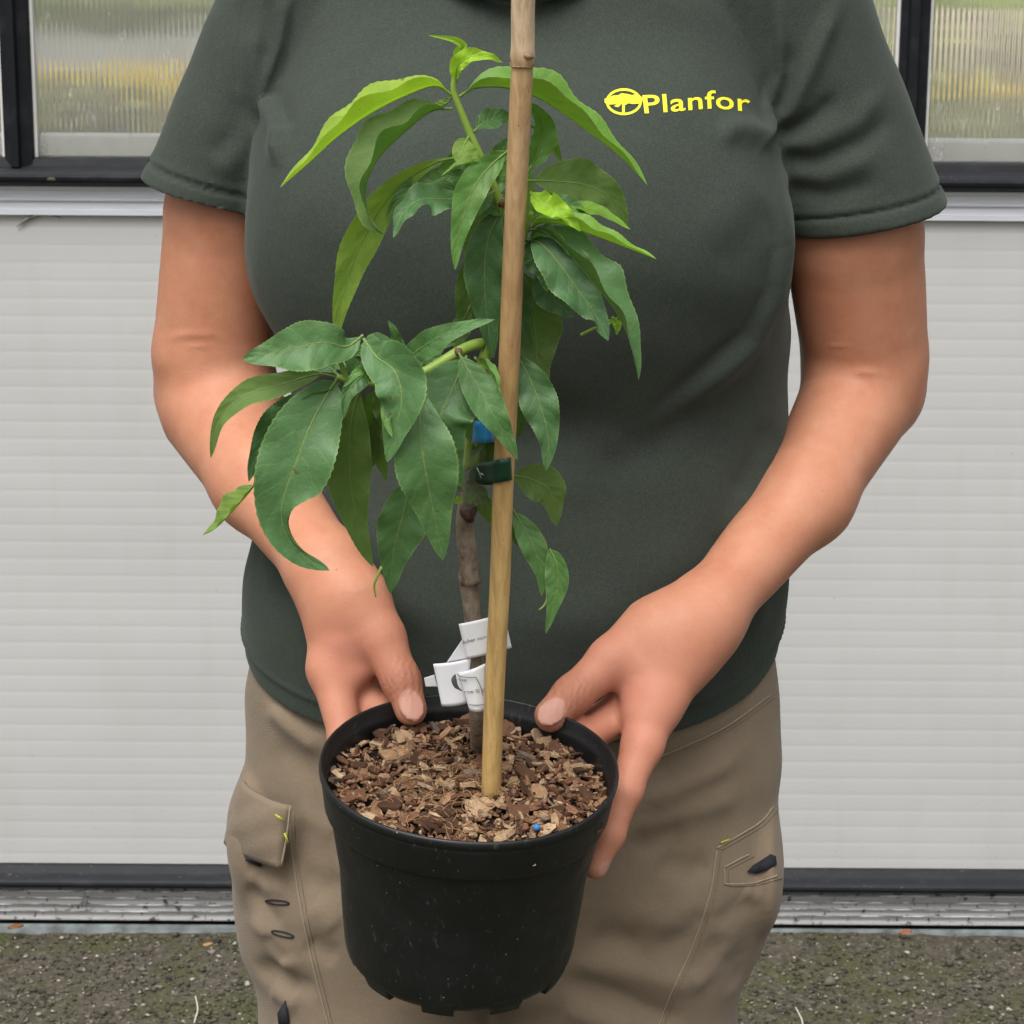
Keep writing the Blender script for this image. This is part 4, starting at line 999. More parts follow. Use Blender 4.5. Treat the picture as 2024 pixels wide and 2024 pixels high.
while n_chips < 290:
    r_ = 0.0865 * math.sqrt(cr.rand()); a_ = cr.uniform(0, 6.28); x, y = r_ * math.cos(a_), r_ * math.sin(a_)
    o = bpy.data.objects.new('wood_chip', meshes[cr.randint(len(meshes))]); COL.objects.link(o)
    o.parent = mulch; o.matrix_parent_inverse = Matrix.Translation(-mulch.location)
    s = 1.0 if cr.rand() > 0.12 else 1.35
    o.matrix_basis = chip_matrix(x, y, cr.uniform(-0.001, 0.0035)) @ Matrix.Diagonal((s, s, s, 1))
    o['tint'] = float(cr.beta(2.0, 2.2)); n_chips += 1
V = []; Fc = []
for k in range(3000):
    r_ = 0.0893 * math.sqrt(cr.rand()); a_ = cr.uniform(0, 6.28)
    L = cr.uniform(0.002, 0.0065); v_, f_ = chip_mesh(100 + k % 40, L, L * cr.uniform(0.2, 0.7), L * cr.uniform(0.15, 0.4))
    mt = np.array(chip_matrix(r_ * math.cos(a_), r_ * math.sin(a_), cr.uniform(-0.0035, 0.0022), 0.9))
    b0 = len(V); V += list(v_ @ mt[:3, :3].T + mt[:3, 3]); Fc += [tuple(b0 + i for i in f) for f in f_]
o = mesh_obj('small_chips', V, Fc, CHIP, mulch, False); o['kind'] = 'stuff'; o['tint'] = 0.0
V = []; Fc = []
for k in range(120):                                      # matted root fibres
    if cr.rand() < 0.75: x, y = cr.normal(-0.018, 0.022), cr.normal(-0.012, 0.026)
    else: x, y = cr.uniform(-0.075, 0.075), cr.uniform(-0.075, 0.075)
    if math.hypot(x, y) > 0.078: continue
    a_ = cr.uniform(0, 6.28); L = cr.uniform(0.006, 0.022); p = SL(x, y, 0.0035); d_ = math.cos(a_) * POT_1 + math.sin(a_) * POT_2; s_ = np.cross(POT_A, d_)
    q = [p - d_ * L / 2, p + POT_A * cr.uniform(0.0, 0.0045) + s_ * cr.normal(0, 0.0025) - d_ * L * 0.15, p + POT_A * cr.uniform(0.001, 0.004) + s_ * cr.normal(0, 0.0025) + d_ * L * 0.2, p + d_ * L / 2]
    v_, f_ = tube_data(catmull(q, 9), cr.uniform(0.00016, 0.0003), 4, False); b0 = len(V); V += v_; Fc += [tuple(b0 + i for i in f) for f in f_]
o = mesh_obj('root_fibre', V, Fc, simple_mat('tan root fibre', (0.26, 0.15, 0.065, 1), 0.8, 0.6, 300), mulch); o['kind'] = 'stuff'
# a blue fertiliser bead
bp = pot_plane(*z3(1152, 1278), SOIL_H + 0.005)
bm = bmesh.new(); bmesh.ops.create_icosphere(bm, subdivisions=3, radius=0.0024)
for v in bm.verts: v.co = Vector(bp) + v.co * (1 + 0.05 * math.sin(v.co.x * 2400) * math.cos(v.co.z * 1900))
tag(bm_obj('fertiliser_bead', bm, simple_mat('blue bead', (0.03, 0.17, 0.42, 1), 0.35, 0.2, 400), None, True), 'small round blue fertiliser bead on the bark mulch near the front rim', 'bead')

# ================================================================== BAMBOO STAKE
def stake_Y(py):                                          # the stake leans towards the camera going up
    return np.interp(py, [-400, 0, 1582], [1.345, 1.372, 1.468])
axis = [(y, x) for y, x in ((-330, 1003), (-160, 995), (0, 987), (105, 986), (300, 977), (500, 968), (700, 960), (900, 950), (1100, 943), (1300, 933), (1515, 926))]
SP = np.array([P(x * K, y * K, float(stake_Y(y * K))) for y, x in axis])
base_dir = unit(SP[-1] - SP[-2]); SP = np.vstack([SP, SP[-1] + base_dir * 0.02])
Q = catmull(SP, 140)
stake = empty('bamboo_stake', tuple(SP[-1])); tag(stake, 'long tan bamboo cane tied upright in the pot beside the young tree', 'cane')
R_ = np.full(len(Q), 0.0063)
nodeP = D(986, 108, float(stake_Y(108 * K))); dn = np.dot(Q - nodeP, unit(Q[-1] - Q[0]))
R_ += 0.0009 * np.exp(-((dn + 0.001) / 0.0022) ** 2) - 0.0005 * np.exp(-((dn - 0.0055) / 0.0022) ** 2) + 0.0003 * (dn < -0.002)
bamboo = Mat('bamboo', 0.42, spec=0.4); bc = bamboo.coord()
sepb = bamboo.n('ShaderNodeSeparateXYZ'); bamboo.l(bc, sepb.inputs[0])
streak = bamboo.noise(bamboo.mapping(bc, (240, 240, 7)), 1.0, 5, 0.65); zed = sepb.outputs[2]
zb = lambda y: float(D(960, y, float(stake_Y(y * K)))[2])
lo_, hi_ = zb(1515), zb(-60)
fz = bamboo.math('DIVIDE', bamboo.math('SUBTRACT', zed, lo_), hi_ - lo_)
rel = lambda y: (zb(y) - lo_) / (hi_ - lo_)
tone = bamboo.ramp(fz, [(0.0, (0.56, 0.37, 0.14, 1)), (rel(1100), (0.57, 0.38, 0.15, 1)), (rel(850), (0.54, 0.34, 0.14, 1)), (rel(600), (0.45, 0.28, 0.13, 1)), (rel(300), (0.52, 0.35, 0.19, 1)), (rel(118), (0.50, 0.33, 0.17, 1)), (rel(96), (0.62, 0.47, 0.31, 1)), (1.0, (0.62, 0.48, 0.33, 1))])
dk = bamboo.mix(bamboo.ramp(streak, [(0.40, G(0.45)), (0.58, G(0))]), tone, (0.24, 0.13, 0.05, 1))
spt = bamboo.ramp(bamboo.noise(bamboo.mapping(bc, (1, 1, 0.35)), 330, 3, 0.7), [(0.67, G(0)), (0.74, G(0.7))])
bamboo.col(bamboo.mix(spt, dk, (0.09, 0.045, 0.02, 1))); bamboo.bump(streak, 0.15, 0.0006)
V, Fc = tube_data(Q, R_, 24); mesh_obj('cane', V, Fc, bamboo.m, stake)
nd = simple_mat('dark cane node', (0.20, 0.13, 0.075, 1), 0.7, 0.5, 500)
i0 = int(np.argmin(np.abs(dn))); ax_ = unit(Q[i0 + 1] - Q[i0])
rg = []
for a_ in np.linspace(0, 2 * math.pi, 31):
    u_ = unit(np.cross(ax_, [0, 1, 0])); v_ = np.cross(ax_, u_); rg.append(Q[i0] + (u_ * math.cos(a_) + v_ * math.sin(a_)) * 0.0066 + ax_ * (0.0045 + 0.0004 * math.sin(3 * a_)))
tube('node_ring', rg, 0.0005, nd, stake, 6)
bud = Q[i0] - np.array([-0.002, 0.0062, 0.0]); tube('node_scar', [bud + np.array([-0.002, 0, 0.001]), bud + np.array([0.0012, -0.0006, 0.0006]), bud + np.array([0.004, 0.0012, -0.0004])], [0.0006, 0.0022, 0.0006], nd, stake, 8, 10)

# ================================================================== YOUNG PEACH TREE
def SY(py): return float(stake_Y(py)) + 0.019              # depth of the stem at a photo row (behind the cane)
tree = empty('young_peach_tree', tuple(pot_plane(*z3(890, 925), SOIL_H)))
tag(tree, 'young dwarf fruit tree with long drooping green leaves growing in the pot', 'tree')
def bark_mat():
    m = Mat('bark', 0.8, spec=0.25); co = m.coord()
    n_ = m.noise(m.mapping(co, (90, 90, 60)), 1.6, 5, 0.65)
    c = m.ramp(n_, [(0.26, (0.085, 0.05, 0.036, 1)), (0.48, (0.22, 0.17, 0.125, 1)), (0.75, (0.36, 0.30, 0.24, 1))])
    len_ = m.ramp(m.noise(m.mapping(co, (120, 120, 420)), 1.2, 3, 0.6), [(0.64, G(0)), (0.72, G(0.7))])
    m.col(m.mix(len_, c, (0.36, 0.26, 0.17, 1))); m.bump(n_, 0.6, 0.002); return m.m
BARK = bark_mat()
GREENSTEM = Mat('green shoot', 0.45); _c = GREENSTEM.coord()
GREENSTEM.col(GREENSTEM.ramp(GREENSTEM.noise(_c, 60, 3), [(0.3, (0.20, 0.33, 0.045, 1)), (0.7, (0.31, 0.44, 0.08, 1))]))
def zpts(fn, pts, dY=0.0):
    out = []
    for q in pts:
        px, py = fn(q[0], q[1]); out.append(P(px, py, SY(py) + dY + (q[2] if len(q) > 2 else 0)))
    return out
soilp = pot_plane(*z3(890, 935), SOIL_H - 0.01)
tr = [soilp] + zpts(z3, [(884, 800), (876, 560), (862, 330), (838, 120)], 0.004) + zpts(z2, [(1330, 1330), (1306, 1120), (1300, 1000), (1318, 900), (1330, 760)], 0.002)
tube('trunk', tr, [0.0056, 0.0054, 0.0053, 0.0053, 0.0053, 0.0053, 0.0055, 0.0064, 0.0060, 0.0048, 0.0045], BARK, tree, 16, 90)
gc = zpts(z2, [(1345, 1010), (1320, 1000), (1300, 1020)], -0.003); tube('graft_scar', [gc[2], gc[1], gc[0]], [0.004, 0.0068, 0.005], simple_mat('dark graft scar', (0.075, 0.035, 0.022, 1), 0.8, 0.5, 300, 0.5), tree, 10, 14)
tube('stem', zpts(z2, [(1330, 780), (1350, 560), (1385, 300)]) + zpts(z1, [(1235, 1150), (1262, 930), (1250, 800), (1222, 720), (1180, 620), (1110, 465), (1062, 345), (1040, 285), (1042, 235), (1052, 190)]), [0.0050, 0.0046, 0.0042, 0.0038, 0.0036, 0.0034, 0.0033, 0.0031, 0.0029, 0.0027, 0.0024, 0.0019, 0.0015], GREENSTEM.m, tree, 12, 110)
tube('branch', zpts(z2, [(1385, 190, 0.0), (1335, 200, -0.006), (1270, 230, -0.014), (1180, 285, -0.02), (1090, 335, -0.026), (1000, 368, -0.030), (920, 376, -0.032), (840, 378, -0.034), (760, 366, -0.036), (690, 350, -0.036)]), [0.0034, 0.0032, 0.0031, 0.0029, 0.0027, 0.0024, 0.0021, 0.0018], GREENSTEM.m, tree, 12, 60)
tube('branch', zpts(z1, [(1275, 930), (1315, 870, -0.004), (1335, 810, -0.008), (1350, 765, -0.010)]), [0.0026, 0.0022, 0.0018, 0.0014], GREENSTEM.m, tree, 10, 24)
tube('branch', zpts(z2, [(740, 360, -0.036), (715, 300, -0.037), (702, 255, -0.038), (722, 205, -0.038)]), [0.0019, 0.0016, 0.0013, 0.001], GREENSTEM.m, tree, 8, 20)
kn = zpts(z1, [(1230, 730)], -0.002)[0]
tube('bud', [kn - np.array([0.002, 0, 0.001]), kn, kn + np.array([0.002, -0.002, 0.002])], [0.0012, 0.0030, 0.001], simple_mat('brown bud', (0.13, 0.07, 0.04, 1), 0.8, 0.4, 400), tree, 8, 8)
kn = zpts(z2, [(1268, 232, -0.017)])[0]
tube('bud', [kn - np.array([0.002, 0, 0.001]), kn, kn + np.array([0.002, -0.001, 0.002])], [0.0012, 0.0033, 0.001], simple_mat('brown node', (0.16, 0.09, 0.045, 1), 0.8, 0.4, 400), tree, 8, 8)

def leaf_mat():
    m = Mat('peach leaf', 0.47, spec=0.36)
    uv = m.n('ShaderNodeUVMap'); uv.uv_map = 'UVMap'; sep = m.n('ShaderNodeSeparateXYZ'); m.l(uv.outputs[0], sep.inputs[0])
    u, v = sep.outputs[0], sep.outputs[1]; au = m.math('ABSOLUTE', m.math('MULTIPLY_ADD', u, 2.0, -1.0))
    at = m.n('ShaderNodeAttribute', attribute_name='tint', attribute_type='OBJECT'); t = at.outputs['Fac']
    co = m.coord(); n_ = m.noise(co, 70, 4, 0.6)
    top = m.ramp(t, [(0.0, (0.076, 0.168, 0.066, 1)), (0.2, (0.102, 0.222, 0.070, 1)), (0.45, (0.135, 0.300, 0.052, 1)), (0.75, (0.22, 0.44, 0.030, 1)), (1.0, (0.40, 0.66, 0.045, 1))])
    und = m.ramp(t, [(0.0, (0.10, 0.165, 0.055, 1)), (0.35, (0.145, 0.235, 0.055, 1)), (1.0, (0.40, 0.60, 0.06, 1))])
    geo = m.n('ShaderNodeNewGeometry'); base = m.mix(geo.outputs['Backfacing'], top, und)
    base = m.mix(m.ramp(n_, [(0.35, G(0.30)), (0.65, G(0))]), base, (0.035, 0.085, 0.030, 1))
    rib = m.ramp(au, [(0.016, G(0.8)), (0.040, G(0))])
    ph = m.math('FRACT', m.math('MULTIPLY_ADD', v, 9.0, m.math('ADD', m.math('MULTIPLY', m.math('POWER', au, 0.75), -1.5), m.math('MULTIPLY', n_, 0.9))))
    tri = m.math('ABSOLUTE', m.math('SUBTRACT', ph, 0.5))
    vein = m.ramp(tri, [(0.012, G(0.9)), (0.05, G(0))])
    edge = m.ramp(au, [(0.93, G(0)), (0.985, G(0.65))])
    veinc = m.mix(0.55, base, (0.30, 0.42, 0.13, 1)); ribc = m.mix(0.6, base, (0.34, 0.43, 0.12, 1))
    base = m.mix(m.math('MULTIPLY', vein, 0.16), base, veinc); base = m.mix(edge, base, veinc); base = m.mix(rib, base, ribc)
    dust = m.ramp(m.noise(co, 520, 3, 0.7), [(0.66, G(0)), (0.74, G(0.45))]); base = m.mix(dust, base, (0.26, 0.31, 0.22, 1))
    blot = m.ramp(m.noise(co, 24, 5, 0.7), [(0.60, G(0)), (0.72, G(0.35))]); base = m.mix(blot, base, (0.17, 0.22, 0.06, 1))
    spot = m.ramp(m.noise(co, 150, 2, 0.5), [(0.735, G(0)), (0.76, G(0.8))]); base = m.mix(spot, base, (0.10, 0.075, 0.03, 1))
    m.col(base)
    m.l(m.mix(geo.outputs['Backfacing'], G(0.47), G(0.65)), m.b.inputs['Roughness'])
    hgt = m.math('SUBTRACT', m.math('MULTIPLY', m.math('POWER', tri, 0.6), 1.0), m.math('MULTIPLY', rib, 0.9))
    n1 = m.bump(hgt, 0.26, 0.0012); m.bump(n_, 0.6, 0.0022, n1)
    tr_ = m.n('ShaderNodeBsdfTranslucent')
    trc = m.ramp(t, [(0.0, (0.035, 0.10, 0.012, 1)), (0.5, (0.17, 0.40, 0.018, 1)), (1.0, (0.52, 0.80, 0.04, 1))]); m.l(m.mix(m.math('MULTIPLY', vein, 0.3), trc, (0.30, 0.46, 0.07, 1)), tr_.inputs['Color'])
    mx = m.n('ShaderNodeMixShader'); m.l(m.math('MULTIPLY_ADD', t, 0.22, 0.20), mx.inputs[0])
    m.l(m.b.outputs[0], mx.inputs[1]); m.l(tr_.outputs[0], mx.inputs[2]); m.l(mx.outputs[0], m.out.inputs['Surface'])
    return m.m
LEAF = leaf_mat()
NL, NWD = 60, 8
lr = np.random.RandomState(2)
def leaf(fn, scale, mid, wpx, tint, dY=(0, 0, 0), tilt=0.0, fold=0.25, wave=0.05, under=False, peak=0.42, curl=0.0, twist=0.0, pet=0.06, sign=None, nibble=(), beta=None):
    """mid: midrib in photo points base->tip; wpx: full width; dY: depth against the stem at base, middle, tip."""
    n0 = len(mid); pts3 = []
    for i, (X, Y_) in enumerate(mid):
        px, py = fn(X, Y_); s = i / (n0 - 1); d = np.interp(s, [0, 0.5, 1], dY); pts3.append(P(px, py, SY(py) + d))
    C = catmull(pts3, NL + 1); T_ = np.gradient(C, axis=0); T_ /= np.linalg.norm(T_, axis=1)[:, None]
    wmax = wpx / scale * mpp(C[NL // 2]) / 2
    ov = C[-1] - C[0]; Vd = CAM - C; Vd /= np.linalg.norm(Vd, axis=1)[:, None]
    S0 = np.cross(T_, Vd); S0 /= np.linalg.norm(S0, axis=1)[:, None]; N0 = np.cross(S0, T_)
    sgn = sign if sign is not None else (1 if S0[NL // 2][2] < 0 else -1)
    phase = lr.uniform(0, 6.28); ph2 = lr.uniform(0, 6.28); tw2 = lr.uniform(-14, 14); bendv = lr.uniform(-0.10, 0.10); asym = lr.uniform(-0.10, 0.10)
    V = []; UV = []
    for i in range(NL + 1):
        s = i / NL
        if s < pet: wd = 0.0009
        else:
            q = (s - pet) / (1 - pet)
            a = math.log(0.5) / math.log(peak); g_ = q ** a
            wd = wmax * max(0.0, math.sin(math.pi * g_)) ** 0.85 * (1.0 if q < peak else 1 - 0.26 * math.sin(math.pi * ((q - peak) / (1 - peak)) ** 1.3))
            wd = max(wd, 0.0006 * (1 - s) + 0.0001)
        ser = 1 + (0.022 if i % 2 else -0.012) * (s > pet)
        ang = math.radians(tilt + twist * (s - 0.4)) * sgn + math.radians(tw2 * math.sin(3.0 * s + ph2))
        S_ = S0[i] * math.cos(ang) + N0[i] * math.sin(ang); N_ = N0[i] * math.cos(ang) - S0[i] * math.sin(ang)
        for j in range(NWD + 1):
            u = 2 * j / NWD - 1
            e = ser if abs(u) > 0.99 else 1
            for (s0, s1, sd, dep) in nibble:
                if s0 < s < s1 and u * sd > 0: e *= 1 - dep * math.sin(math.pi * (s - s0) / (s1 - s0)) * abs(u)
            wv = (wave + 0.05) * (math.sin(9.0 * s * math.pi * 0.9 + phase + (1.4 if u > 0 else 0)) + 0.5 * math.sin(19 * s + ph2 + 2 * u)) * u * u + bendv * u * math.sin(4 * s + phase)
            cf = fold * abs(u) + curl * u * u
            if beta is not None:
                bb_ = math.radians(beta) * (0.75 + 0.25 * math.sin(math.pi * min(1, s * 1.2)))
                V.append(C[i] + (S_ * (math.cos(bb_) * (1 if u > 0 else -1)) + N_ * math.sin(bb_)) * (abs(u) * wd * e * (1 + asym * u)) + N_ * (wd * wv)); UV.append((j / NWD, s)); continue
            V.append(C[i] + S_ * (u * wd * e * (1 + asym * u) * math.cos(min(1.2, abs(fold)) * 0.6)) + N_ * (wd * (cf + wv)))
            UV.append((j / NWD, s))
    F_ = []
    for i in range(NL):
        for j in range(NWD):
            a = i * (NWD + 1) + j; f = (a, a + NWD + 1, a + NWD + 2, a + 1); F_.append(f)
    V = np.array(V)
    nrm = np.cross(V[F_[NL * 4][1]] - V[F_[NL * 4][0]], V[F_[NL * 4][3]] - V[F_[NL * 4][0]])
    facing = np.dot(nrm, N0[NL // 2]) > 0
    if facing == under: F_ = [f[::-1] for f in F_]
    # petiole and raised midrib as a fine tube
    rr = np.interp(np.linspace(0, 1, NL + 1), [0, pet, 0.3, 1], [0.0011, 0.0008, 0.00038, 0.0001])
    tv, tf_ = tube_data(C[:int(NL * 0.95)], rr[:int(NL * 0.95)], 5, False)
    b0 = len(V); V = list(V) + list(tv); F_ += [tuple(b0 + k for k in f) for f in tf_]; UV += [(0.5, min(1, (k // 5) / NL)) for k in range(len(tv))]
    o = mesh_obj('leaf', V, F_, LEAF, tree, True, UV); o['tint'] = float(tint)
    return o
A, Bz = 2.0125, 2.415
def LA(mid, w, tint, **k): return leaf(z1, A, mid, w, tint, **k)
def LB(mid, w, tint, **k): return leaf(z2, Bz, mid, w, tint, **k)
# --- crown
LA([(1036, 300), (965, 262), (850, 300), (715, 368), (580, 462), (460, 570), (350, 665)], 205, 0.88, dY=(0, -0.02, -0.03), tilt=76, beta=52)
LA([(1032, 352), (950, 362), (850, 440), (745, 545), (695, 650), (702, 770), (762, 852)], 285, 0.26, dY=(0, -0.03, -0.05), tilt=66, beta=44, sign=-1, peak=0.45)
LA([(1062, 302), (1130, 268), (1260, 270), (1400, 322), (1560, 432), (1700, 540), (1810, 655)], 250, 0.56, dY=(0, 0.0, -0.01), tilt=70, beta=45, peak=0.38)
LA([(1048, 250), (1055, 185), (1105, 145), (1180, 145), (1232, 168)], 70, 0.97, dY=(0, -0.01, -0.005), tilt=15, fold=0.4, wave=0.25)
LA([(1050, 190), (1052, 130), (1078, 105), (1050, 80), (1000, 68), (940, 60)], 34, 0.90, dY=(0, -0.005, -0.01), fold=0.5)
LA([(1052, 215), (1062, 150), (1082, 112), (1060, 85)], 36, 0.92, dY=(0, 0, 0.0), fold=0.4)
LA([(1118, 445), (1160, 410), (1230, 385), (1300, 400)], 92, 0.22, dY=(0, 0.01, 0.012), tilt=20, fold=0.3, pet=0.1)
LA([(1335, 605), (1372, 530), (1392, 440), (1365, 365), (1312, 330)], 112, 0.42, dY=(0.005, 0.012, 0.0), tilt=20, fold=0.5, wave=0.12)
LA([(1350, 420), (1400, 450), (1440, 500), (1472, 572)], 60, 0.55, dY=(0.02, 0.03, 0.03), fold=0.4)
LA([(1265, 512), (1190, 575), (1120, 665), (1080, 780), (1055, 890), (1046, 992)], 128, 0.36, dY=(-0.008, -0.03, -0.04), fold=0.25, tilt=-10, wave=0.1, pet=0.03)
LA([(1100, 462), (1080, 505), (1105, 555), (1165, 610)], 104, 0.50, dY=(-0.003, -0.012, -0.02), fold=0.3, under=True)
LA([(1085, 540), (970, 565), (860, 630), (770, 720), (700, 830), (640, 960), (596, 1110), (570, 1275)], 150, 0.60, dY=(0, 0.0, -0.01), fold=0.25, under=True, peak=0.58, tilt=-12, pet=0.04)
LA([(1090, 715), (1000, 712), (900, 715), (835, 775), (800, 865)], 150, 0.08, dY=(-0.005, -0.03, -0.045), tilt=30, fold=0.2, wave=0.22, pet=0.05)
LA([(1110, 690), (1010, 650), (910, 655), (830, 700), (770, 790)], 96, 0.25, dY=(0.006, 0.0, -0.01), tilt=20, fold=0.3, wave=0.1)
LA([(1250, 780), (1190, 735), (1130, 722), (1080, 740)], 92, 0.15, dY=(0, -0.004, -0.006), tilt=30, fold=0.2)
LA([(1245, 745), (1190, 830), (1165, 950), (1165, 1100), (1182, 1250), (1198, 1345)], 178, 0.06, dY=(-0.002, -0.006, -0.008), fold=0.35, tilt=-6, wave=0.08, pet=0.03)
LA([(1180, 840), (1120, 1000), (1085, 1180), (1060, 1330)], 120, 0.22, dY=(0.015, 0.02, 0.02), fold=0.2, wave=0.1, under=True)
# --- right hand cluster
LA([(1325, 638), (1430, 640), (1560, 655), (1670, 710), (1732, 815)], 178, 0.34, dY=(0, 0.015, 0.02), tilt=12, fold=0.2, under=True, wave=0.08, pet=0.08)
LA([(1345, 685), (1400, 735), (1470, 765), (1545, 840)], 100, 0.96, dY=(-0.012, -0.025, -0.03), tilt=10, fold=0.55, wave=0.3, pet=0.02)
LA([(1340, 835), (1385, 805), (1470, 812), (1570, 845), (1705, 895), (1846, 950)], 165, 0.66, dY=(-0.006, -0.02, -0.03), tilt=70, beta=42)
LA([(1460, 720), (1560, 745), (1650, 775), (1742, 832)], 70, 0.70, dY=(0.004, 0.0, -0.005), tilt=40, fold=0.3)
LA([(1330, 870), (1390, 890), (1460, 970), (1540, 1080), (1610, 1180), (1655, 1275)], 205, 0.04, dY=(-0.008, -0.03, -0.045), fold=0.22, wave=0.10, pet=0.05, tilt=12, nibble=((0.78, 0.9, 1, 0.5),))
LA([(1325, 835), (1400, 838), (1510, 940), (1605, 1055), (1682, 1155), (1740, 1275), (1775, 1432)], 250, 0.16, dY=(-0.006, -0.035, -0.05), tilt=64, beta=42, pet=0.08)
LA([(1360, 1000), (1420, 1090), (1480, 1150), (1520, 1180)], 130, 0.05, dY=(0.004, 0.0, -0.005), fold=0.2, wave=0.1)
LA([(1545, 1252), (1600, 1225), (1660, 1200), (1695, 1180)], 26, 0.72, dY=(0.02, 0.02, 0.02), fold=0.2, pet=0.4)
LA([(1672, 1180), (1690, 1215), (1688, 1252)], 36, 0.75, dY=(0.012, 0.012, 0.012), fold=0.4)
LA([(1305, 985), (1335, 1090), (1362, 1230), (1376, 1370), (1410, 1465)], 225, 0.20, dY=(0.012, 0.02, 0.015), fold=0.15, under=True, peak=0.5, wave=0.06, pet=0.03)
LA([(1260, 620), (1230, 560), (1240, 500), (1280, 470)], 90, 0.20, dY=(0.012, 0.02, 0.02), fold=0.3)
LA([(1330, 820), (1345, 740), (1340, 660), (1320, 600)], 70, 0.45, dY=(0.004, 0.006, 0.008), fold=0.4, under=True)
LA([(1400, 780), (1450, 740), (1520, 740), (1570, 775)], 90, 0.18, dY=(0.004, 0.002, 0.0), fold=0.3, tilt=25)
# --- left cluster on the side branch
LB([(815, 152), (735, 205), (620, 186), (430, 222), (238, 266)], 248, 0.17, dY=(-0.036, -0.05, -0.06), fold=0.18, tilt=8, peak=0.52, wave=0.05, pet=0.02)
LB([(705, 360), (600, 338), (430, 385), (250, 440), (130, 560), (88, 738)], 135, 0.34, dY=(-0.036, -0.05, -0.055), fold=0.35, tilt=18, under=True, pet=0.12)
LB([(690, 362), (640, 440), (560, 590), (495, 760), (430, 950), (440, 1080), (520, 1195), (655, 1274)], 362, 0.12, dY=(-0.040, -0.075, -0.080), fold=0.16, wave=0.05, peak=0.40, pet=0.02, nibble=((0.50, 1.0, -1, 0.85),))
LB([(600, 400), (480, 490), (370, 600), (300, 740), (270, 850)], 150, 0.05, dY=(-0.030, -0.035, -0.04), fold=0.2, wave=0.1)
LB([(300, 860), (250, 925), (180, 1005), (115, 1070), (48, 1108)], 150, 0.50, dY=(-0.042, -0.05, -0.055), tilt=68, beta=45, pet=0.02)
LB([(825, 385), (775, 490), (752, 690), (762, 900), (802, 1100), (862, 1256)], 232, 0.30, dY=(-0.030, -0.030, -0.03), fold=0.14, under=True, peak=0.40, pet=0.06)
LB([(940, 440), (910, 570), (860, 700), (800, 840)], 150, 0.25, dY=(-0.022, -0.018, -0.012), fold=0.15, under=True)
LB([(818, 168), (880, 255), (965, 320), (1000, 450), (965, 610), (930, 756)], 262, 0.14, dY=(-0.045, -0.075, -0.085), fold=0.35, tilt=-8, wave=0.10, peak=0.45, pet=0.02)
LB([(1120, 430), (1085, 560), (1105, 750), (1145, 960), (1197, 1226)], 305, 0.18, dY=(-0.055, -0.080, -0.080), fold=0.18, wave=0.04, peak=0.42, pet=0.02)
LB([(1310, 250), (1250, 390), (1185, 545), (1215, 700), (1285, 875)], 322, 0.10, dY=(-0.022, -0.048, -0.05), fold=0.16, wave=0.06, peak=0.42, pet=0.03)
LB([(1272, 235), (1345, 370), (1430, 520), (1500, 640), (1552, 745)], 172, 0.20, dY=(-0.028, -0.050, -0.052), fold=0.25, wave=0.08, pet=0.04)
LB([(982, 300), (1075, 225), (1190, 155), (1320, 105), (1442, 76)], 134, 0.20, dY=(-0.036, -0.055, -0.06), tilt=15, fold=0.22, pet=0.02)
LB([(935, 290), (975, 215), (965, 140), (935, 78)], 92, 0.18, dY=(-0.034, -0.045, -0.045), fold=0.5, wave=0.15, pet=0.03)
LB([(960, 175), (900, 190), (840, 215), (770, 250)], 110, 0.14, dY=(-0.024, -0.03, -0.03), fold=0.25, tilt=20)
LB([(865, 320), (800, 355), (740, 430), (722, 548)], 92, 0.10, dY=(-0.036, -0.055, -0.06), fold=0.4, wave=0.1)
LB([(800, 360), (780, 300), (840, 250), (890, 290)], 110, 0.20, dY=(-0.034, -0.03, -0.03), fold=0.3)
LB([(740, 330), (690, 290), (600, 300), (520, 330)], 80, 0.12, dY=(-0.03, -0.02, -0.02), fold=0.2, tilt=20)
LB([(1490, 320), (1460, 370), (1440, 430), (1470, 470)], 90, 0.52, dY=(-0.004, -0.008, -0.008), fold=0.3)
LB([(1330, 10), (1290, 90), (1265, 180), (1280, 260)], 100, 0.16, dY=(0.012, 0.012, 0.01), fold=0.2, under=True)
LB([(1070, 330), (1120, 260), (1190, 200), (1260, 190)], 80, 0.12, dY=(-0.01, -0.008, -0.005), fold=0.2)
LB([(1545, 230), (1620, 380), (1675, 530), (1700, 660), (1688, 798)], 186, 0.06, dY=(-0.004, -0.022, -0.03), fold=0.25, wave=0.16, pet=0.04)
LB([(1560, 330), (1570, 480), (1560, 600), (1545, 650)], 110, 0.20, dY=(0.012, 0.014, 0.014), fold=0.2, under=True)
# --- lower leaves
LB([(1050, 840), (1010, 990), (962, 1180), (944, 1382)], 240, 0.14, dY=(-0.018, -0.03, -0.03), fold=0.2, wave=0.05, peak=0.38, pet=0.02)
LB([(1520, 818), (1620, 840), (1710, 900), (1738, 1062)], 190, 0.28, dY=(0.004, 0.012, 0.012), fold=0.12, under=True, pet=0.04, wave=0.03)
LB([(1515, 955), (1570, 1050), (1630, 1160), (1668, 1290), (1668, 1396)], 128, 0.24, dY=(0.004, -0.006, -0.012), fold=0.2, pet=0.1, nibble=((0.70, 0.95, -1, 0.5),))
LB([(1500, 1030), (1545, 1085), (1580, 1150), (1610, 1200)], 70, 0.2, dY=(0.006, 0.004, 0.004), fold=0.2)
LB([(1705, 1170), (1738, 1240), (1745, 1340), (1722, 1450), (1688, 1575)], 116, 0.26, dY=(-0.008, -0.015, -0.02), fold=0.2, pet=0.01, peak=0.35)
LB([(1400, 900), (1395, 960), (1410, 1010), (1425, 1060)], 80, 0.40, dY=(0.006, 0.006, 0.006), fold=0.2, under=True)
